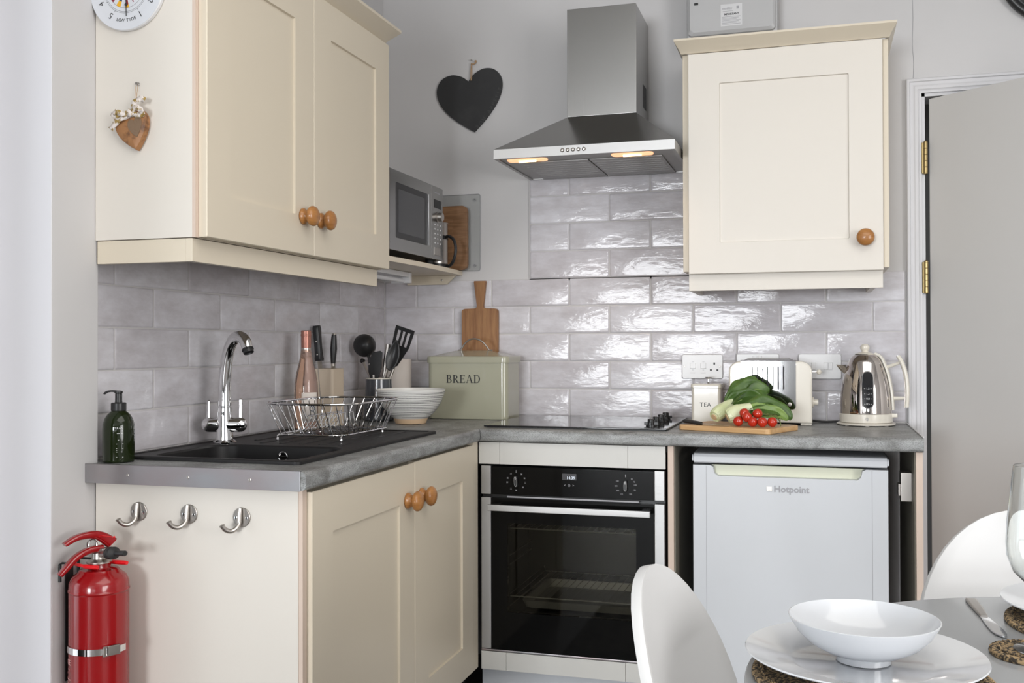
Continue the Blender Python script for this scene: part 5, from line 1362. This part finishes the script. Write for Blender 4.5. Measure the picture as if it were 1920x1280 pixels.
def bezier(P, u): return P[0]*(1-u)**3+P[1]*3*u*(1-u)**2+P[2]*3*u*u*(1-u)+P[3]*u**3
def leaf(P, nrm, width, cup=.35, m=22, wr=0, ph=0):
    P = [V(p) for p in P]; nrm = V(nrm).normalized(); rows = []
    for k in range(m+1):
        u = k/m; p = bezier(P, u); d = (bezier(P, min(1, u+.01))-bezier(P, max(0, u-.01))).normalized()
        s = d.cross(nrm).normalized(); n = s.cross(d)
        w = width*(.12+.88*math.sin(PI*min(1, u**.75*.93+.03))**.8)*(1 if u < .97 else .5)
        row = []
        for j in range(9):
            q = (j-4)/4
            row.append(p+s*(w*q)+n*(cup*w*q*q+wr*w*math.sin(u*13+ph+q*2)*q*q+(-.06*w if j == 4 else 0)))
        rows.append(row)
    bm = B(); grid_surface(bm, rows); return bm
def stalk(bm, P, w0, w1, th, nrm):
    P = [V(p) for p in P]; nrm = V(nrm).normalized(); rows = []
    for k in range(15):
        u = k/14; p = bezier(P, u); d = (bezier(P, min(1, u+.01))-bezier(P, max(0, u-.01))).normalized(); s = d.cross(nrm).normalized(); n = s.cross(d)
        w = w0*(1-u)**.8*math.sin(PI*min(1, .28+u*.45))*1.15+w1*u+.001; tt = th*(1-.75*u)
        rows.append([p+s*(w*math.cos(a))+n*(tt*math.sin(a)) for a in [2*PI*i/14 for i in range(14)]])
    loft(bm, rows)
def bok_choy(label, base, waist, tip, R_, leaves, group):
    base, waist, tip = V(base), V(waist), V(tip); ax = (waist-base).normalized(); X, Y, Z = frame_at(ax)
    t = thing('bok_choy', label, 'vegetable', tuple(V((base.x, base.y, TZ))), 0, group)
    bm = B()
    Lg = (waist-base).length
    lathe(bm, [(R_*.35, -.002), (R_*.55, .0), (R_*.9, .010), (R_, .024), (R_*.93, .040), (R_*.66, Lg*.72), (R_*.48, Lg)], n=28, mtx=axis_m(base, ax))
    for i in range(7):
        a = 2*PI*i/7+.3; o = (X*math.cos(a)+Y*math.sin(a))
        P = [base+o*R_*.55+ax*.001, base+o*R_*.92+ax*.020, base+o*R_*.72+ax*Lg*.6, waist+o*R_*.34]
        stalk(bm, P, R_*.60, R_*.20, R_*.22, o)
    obj('stalks', bm, 'stalk', t, 60)
    bm = B(); lathe(bm, [(R_*.42, 0), (R_*.40, .003), (R_*.1, .0035)], n=20, mtx=axis_m(base-ax*.002, -ax)); obj('cut_base', bm, mat('cut_vegetable', (.62, .45, .27), .6, bump=(120, .5, .001)), t)
    for P, n, w, cup, m_ in leaves:
        ph = random.uniform(0, 6); o = obj('leaf', leaf([waist-ax*.03]+[V(p) for p in P], n, w, cup, 22, .16, ph), m_, t, 80, solid=(.0012, 0))
        rib = B(); Q = [waist-ax*.035]+[V(p) for p in P]
        pts = [bezier(Q, k/10*.8) for k in range(11)]; tube(rib, pts, [.0042*(1-k/10)+.0007 for k in range(11)], 6); obj('midrib', rib, 'leafl', o)
G = 'bok choy on the chopping board'
bok_choy('bok choy at the back, leaning on the toaster with leaves raised', (1.326, -.432, TZ+.0245), (1.376, -.364, .998), (1.45, -.30, 1.06), .0235,
   [([(1.395, -.345, 1.035), (1.415, -.325, 1.060), (1.452, -.300, 1.066)], (-.3, -.8, .6), .030, .35, 'leaf'),
    ([(1.410, -.350, 1.020), (1.450, -.340, 1.055), (1.486, -.315, 1.020)], (.0, -1, .35), .040, .30, 'leaf'),
    ([(1.400, -.360, 1.000), (1.440, -.360, 1.020), (1.478, -.345, .985)], (.1, -1, .3), .034, .35, 'leaf'),
    ([(1.390, -.330, 1.020), (1.420, -.305, 1.040), (1.440, -.290, 1.035)], (-.2, -.7, .7), .030, .3, 'leaf')], G)
bok_choy('bok choy in front lying behind the cherry tomatoes', (1.370, -.462, TZ+.027), (1.440, -.440, .985), (1.52, -.42, 1.0), .027,
   [([(1.455, -.435, 1.000), (1.485, -.425, 1.012), (1.520, -.415, .992)], (-.1, -.8, .7), .021, .35, 'leaf'),
    ([(1.470, -.440, .985), (1.520, -.435, 1.000), (1.560, -.420, .945)], (.25, -.8, .6), .034, .30, 'leaf'),
    ([(1.470, -.445, .970), (1.520, -.450, .975), (1.550, -.440, .945)], (.2, -.9, .4), .024, .4, 'leafl'),
    ([(1.46, -.42, .99), (1.50, -.39, .99), (1.54, -.37, .96)], (.1, -.6, .8), .030, .35, 'leaf')], G)
t = thing('paring_knife', 'small knife with black handle overhanging the left edge of the chopping board', 'knife', (1.25, -.45, TZ))
ka, kb = V((1.228, -.440, TZ+.0105)), V((1.290, -.468, TZ+.0045))
bm = B(); d = (kb-ka).normalized(); n = V((0, 0, 1)); s = d.cross(n).normalized(); rows = []
for u, w, h in ((0, .005, .005), (.08, .0095, .0085), (.5, .0090, .0080), (.85, .0075, .0075), (1, .0055, .006)):
    p = ka.lerp(kb, u); rows.append([p+s*(w*math.cos(a))+n*(h*.8*math.sin(a)) for a in [2*PI*i/16 for i in range(16)]])
loft(bm, rows); obj('handle', bm, 'blackp', t)
bm = B(); p = kb; q = kb+d*.095; q.z = TZ+.002; loft(bm, [[p+s*.007+n*.0006, p+s*.007-n*.0006, p-s*.006-n*.0006, p-s*.006+n*.0006], [p.lerp(q, .6)+s*.006+n*.0006, p.lerp(q, .6)+s*.006-n*.0006, p.lerp(q, .6)-s*.006-n*.0006, p.lerp(q, .6)-s*.006+n*.0006], [q+s*.001+n*.0004, q+s*.001-n*.0004, q-s*.003-n*.0004, q-s*.003+n*.0004]]); obj('blade', bm, 'satin', t)

# ------------------------------------------------------------------ dining table, chairs and place settings
TC, TR, TZT = (2.090, -2.340), .546, .750
t = thing('dining_table', 'round table with pale grey glass top in the foreground', 'table', (TC[0], TC[1], 0))
bm = B(); lathe(bm, [(TR-.002, .738), (TR, .740), (TR, .748), (TR-.002, .750)], (TC[0], TC[1], 0), 128); obj('tabletop', bm, 'tabletop', t)
bm = B(); lathe(bm, [(.25, 0), (.25, .010), (.06, .025), (.035, .05), (.035, .70), (.10, .725), (.16, .737)], (TC[0], TC[1], 0), 40); obj('pedestal', bm, 'white', t)

def chair_shell():
    """oval-backed moulded shell; back plane through y=0, seat extends to -y; local origin under the seat"""
    rows = []
    NB = 22
    def halfw(v):        # v: arc parameter 0 top of back .. 1 front of the seat
        if v < .50:
            q = (v/.50)*1.62-1; q = max(-1, min(1, q)); return max(.004, .215*math.sqrt(max(0, 1-q*q)))
        return None
    prof = []
    for k in range(27):      # ellipse back, z from .86 down to .45
        u = 1-math.cos(PI/2*min(1, k/10)) if k < 10 else None
    zs = [.862-.240*(1-math.cos(PI/2*k/12)) for k in range(13)]+[.622-.165*k/7 for k in range(1, 8)]
    for z in zs:
        q = (z-.622)/.240; w = .207*math.sqrt(max(0, 1-q*q)) if q >= 0 else .207-.055*(q*q)/(.165/.240)**2*1.0
        prof.append((max(w, .003), .205+(z-.45)*.26, z))
    # bend into the seat
    for k in range(1, 6):
        a = k/5; prof.append((.160+.02*a, .205-.03*a-.02*a*a, .457-.010*a))
    for k in range(1, 9):
        a = k/8; prof.append((.18+.035*math.sin(PI*.5*min(1, a*1.5)), .155-.33*a, .447-.004+.012*math.sin(PI*a)*-1+.0*a))
    for k in range(1, 6):
        a = k/5; prof.append((max(.003, .215*math.sqrt(max(0, 1-a*a))), -.175-.035*a, .443-.02*a*a))
    rows = []
    for w, y, z in prof:
        row = []
        for j in range(13):
            q = (j-6)/6; bow = .030*q*q*(w/.207)**2
            if z > .46: row.append((w*q, y-bow, z))
            else: row.append((w*q, y, z+.012*q*q*(w/.215)))
        rows.append(row)
    bm = B(); grid_surface(bm, rows); return bm
def make_chair(label):
    t = thing('dining_chair', label, 'chair', (0, 0, 0), 0, 'white moulded chairs around the table')
    o = obj('shell', chair_shell(), 'chairw', t, 80, local=True, solid=(.014, 0))
    b_ = o.modifiers.new('Bevel', 'BEVEL'); b_.width = .003; b_.segments = 2; b_.limit_method = 'ANGLE'; b_.angle_limit = 1.0
    for sx in (-1, 1):
        for sy in (-1, 1):
            bm = B(); tube(bm, [(sx*.10, sy*.08, .432), (sx*.21, sy*.20, .0)], .009, 10); obj('leg', bm, 'chrome', t, local=True)
    return t
def chair_at(o, angle, dist, lab=None):
    """angle from table centre (deg), the chair faces the table"""
    a = math.radians(angle); loc = (TC[0]+dist*math.cos(a), TC[1]+dist*math.sin(a), 0); rz = a-PI/2
    o.location = loc; o.rotation_euler = (0, 0, rz); W[o.name] = Matrix.Translation(loc) @ Matrix.Rotation(rz, 4, 'Z')
ch1 = make_chair('white oval-backed chair seen side-on in front of the oven')
ch2 = dup(ch1, (0, 0, 0), 0, 'white oval-backed chair on the far side of the table by the door')
chair_at(ch1, 174.0, .38); chair_at(ch2, 96.0, .46)

def mat_disc(name, label, cat, x, y, r_, grp):
    bm = B(); z0 = TZT+.0003; n = max(3, int(r_/.011)); prof = [(r_-.002, 0), (r_, .003), (r_-.001, .0065)]
    for k in range(n):
        ra = (r_-.002)*(1-(k+.5)/n); rb = (r_-.002)*(1-(k+1)/n); prof += [(ra, .0085), (max(rb, .001), .0068)]
    lathe(bm, prof, (x, y, z0), 72)
    # braid: small bumps around the edge
    nb = int(2*PI*r_/.0085)
    for k in range(nb):
        a = 2*PI*k/nb
        for s, zz in ((1, .0048), (-1, .0030)):
            p = V((x+(r_-.0035)*math.cos(a), y+(r_-.0035)*math.sin(a), z0+zz)); d = V((-math.sin(a), math.cos(a), s*.7)).normalized()
            tube(bm, [p-d*.0048, p, p+d*.0048], [.0012, .0030, .0012], 5)
            if zz > .004:
                p2 = p-V((math.cos(a), math.sin(a), 0))*.010+V((0, 0, .0035)); d2 = V((-math.sin(a)+s*.5*math.cos(a), math.cos(a)+s*.5*math.sin(a), 0)).normalized(); tube(bm, [p2-d2*.0045, p2, p2+d2*.0045], [.0010, .0026, .0010], 5)
    o = obj(name, bm, 'weave', base=(x, y, TZT), angle=50); tag(o, label, cat, grp); return o
mat_disc('placemat', 'round woven seagrass placemat under the front dinner plate', 'placemat', 1.700, -2.338, .148, 'woven placemats')
mat_disc('placemat', 'round woven seagrass placemat at the right edge beneath the far plate', 'placemat', 2.062, -1.990, .152, 'woven placemats')
mat_disc('coaster', 'small round woven coaster carrying the wine glass', 'coaster', 1.917, -2.167, .056, None)
MT = TZT+.0090
def dinner_plate(label, x, y, grp):
    t_ = B(); lathe(t_, [(.060, MT), (.085, MT+.001), (.090, MT+.004), (.120, MT+.0105), (.148, MT+.0185), (.1495, MT+.0200), (.1485, MT+.0215), (.120, MT+.0140), (.092, MT+.0075), (.085, MT+.0055), (.001, MT+.005)], (x, y, 0), 96)
    o = obj('dinner_plate', t_, 'china', base=(x, y, MT), angle=60); tag(o, label, 'plate', grp); return o
PX, PY = 1.692, -2.313
dinner_plate('large white dinner plate under the white pasta bowl', PX, PY, 'white dinner plates')
dinner_plate('white dinner plate at the far right place behind the wine glass', 2.060, -1.952, 'white dinner plates')
bz = MT+.0060
BX, BY = 1.692, -2.303
bm = B(); lathe(bm, [(.030, bz), (.034, bz+.0005), (.0335, bz+.008), (.050, bz+.013), (.070, bz+.024), (.084, bz+.038), (.0935, bz+.054), (.0945, bz+.0565), (.0930, bz+.0570), (.082, bz+.040), (.067, bz+.027), (.045, bz+.0165), (.001, bz+.013)], (BX, BY, 0), 96)
tag(obj('pasta_bowl', bm, 'china', base=(BX, BY, bz), angle=60), 'white footed bowl standing on the front dinner plate', 'bowl')
# wine glass
gx, gy = 1.926, -2.170; gz = TZT+.0092
t = thing('wine_glass', 'clear stemmed wine glass cut by the right edge of the photo', 'glass', (gx, gy, gz))
bm = B(); lathe(bm, [(.034, 0), (.0345, .0012), (.020, .003), (.006, .008), (.0040, .020), (.0040, .070), (.0060, .080), (.018, .089), (.034, .105), (.0425, .128), (.0430, .145), (.0415, .175), (.0370, .215), (.0330, .250), (.0324, .2505), (.0318, .250), (.0358, .215), (.0403, .175), (.0418, .145), (.0412, .128), (.033, .107), (.018, .0915), (.001, .086)], (gx, gy, gz), 64, cap1=False); obj('bowl_and_stem', bm, 'glass', t, 60)
# cutlery
def table_knife(label, a, b, grp, z=TZT+.0002):
    t = thing('table_knife', label, 'knife', (a[0], a[1], z), 0, grp)
    A_, B_ = V((a[0], a[1], z)), V((b[0], b[1], z)); d = (B_-A_).normalized(); s = V((-d.y, d.x, 0)); Lk = (B_-A_).length
    bm = B(); rows = []
    for u, w, h in ((0, .0080, .0050), (.02, .0088, .0062), (.25, .0080, .006), (.45, .0060, .0055), (.50, .0055, .005)):
        p = A_+d*(u*Lk); rows.append([p+s*q[0]+V((0, 0, h/2+q[1])) for q in rr(w*2, h, h*.4, 3)])
    loft(bm, rows); obj('handle', bm, 'satin', t)
    bm = B(); rows = []
    for u, w0, w1 in ((.50, -.005, .0055), (.56, -.006, .007), (.70, -.0065, .0105), (.85, -.006, .0125), (.94, -.003, .012), (.985, .003, .010), (1, .006, .008)):
        p = A_+d*(u*Lk); rows.append([p+s*w0+V((0, 0, .0012)), p+s*w1+V((0, 0, .0012)), p+s*w1+V((0, 0, .0030)), p+s*w0+V((0, 0, .0032))])
    loft(bm, rows); obj('blade', bm, 'chrome', t); return t
table_knife('steel table knife lying between the bowl and the far placemat', (1.878, -1.866), (1.888, -2.088), None)
t = thing('table_fork', 'steel fork mostly hidden behind the front bowl', 'fork', (1.79, -2.08, TZT))
bm = B(); a_, b_ = V((1.805, -2.045, TZT+.0035)), V((1.625, -2.100, TZT+.0035)); d = (b_-a_).normalized(); s = V((-d.y, d.x, 0)); rows = []
for u, w in ((0, .0075), (.03, .0085), (.4, .005), (.75, .003), (1, .004)):
    p = a_.lerp(b_, u); rows.append([p+s*q[0]+V((0, 0, q[1])) for q in rr(w*2, .004, .0015, 3)])
loft(bm, rows); obj('handle', bm, 'satin', t)

# ------------------------------------------------------------------ light
def area(name, loc, rot, sx, sy, energy, col=(1, 1, 1)):
    l = bpy.data.lights.new(name, 'AREA'); l.shape = 'RECTANGLE'; l.size = sx; l.size_y = sy; l.energy = energy; l.color = col
    o = bpy.data.objects.new(name, l); C.objects.link(o); o.location = loc; o.rotation_euler = rot; return o
area('window_light', (-.1, YB-.12, 1.35), (PI/2, 0, 0), 2.35, 1.7, 385, (.94, .97, 1.0))
area('window_light', (3.1, YB-.12, 1.35), (PI/2, 0, 0), 1.75, 1.7, 20, (.94, .97, 1.0))
area('window_light', (XR+.12, -4.5, 1.45), (PI/2, 0, PI/2), 2.3, 1.85, 125, (1.0, .98, .96))
area('door_light', (-.30, -2.58, 1.3), (PI/2, 0, -PI/2), 1.2, 2.1, 9, (.92, .96, 1.0))
area('ceiling_fill', (2.1, -2.9, ZC-.02), (0, 0, 0), 2.2, 2.2, 34, (1.0, .97, .92))  # added fill from above, no lamp hangs here
for x in (.706, 1.062):
    l = bpy.data.lights.new('hood_lamp', 'SPOT'); l.energy = 1.6; l.spot_size = 2.3; l.spot_blend = .9; l.color = (1, .72, .45); l.shadow_soft_size = .02
    o = bpy.data.objects.new('hood_lamp', l); C.objects.link(o); o.location = (x, -.406, 1.795)
w = bpy.data.worlds.new('world'); bpy.context.scene.world = w; w.use_nodes = True
w.node_tree.nodes['Background'].inputs['Color'].default_value = (.80, .89, 1.0, 1); w.node_tree.nodes['Background'].inputs['Strength'].default_value = 1.0
sc = bpy.context.scene
sc.view_settings.view_transform = 'Standard'; sc.view_settings.look = 'None'; sc.view_settings.gamma = 1; sc.view_settings.use_curve_mapping = False
sc.view_settings.exposure = 0.17
sc.cycles.use_denoising = True
sc.cycles.max_bounces = 10; sc.cycles.diffuse_bounces = 5; sc.cycles.glossy_bounces = 5; sc.cycles.transmission_bounces = 10
sc.cycles.caustics_refractive = False; sc.cycles.caustics_reflective = False
sc.cycles.sample_clamp_indirect = 4
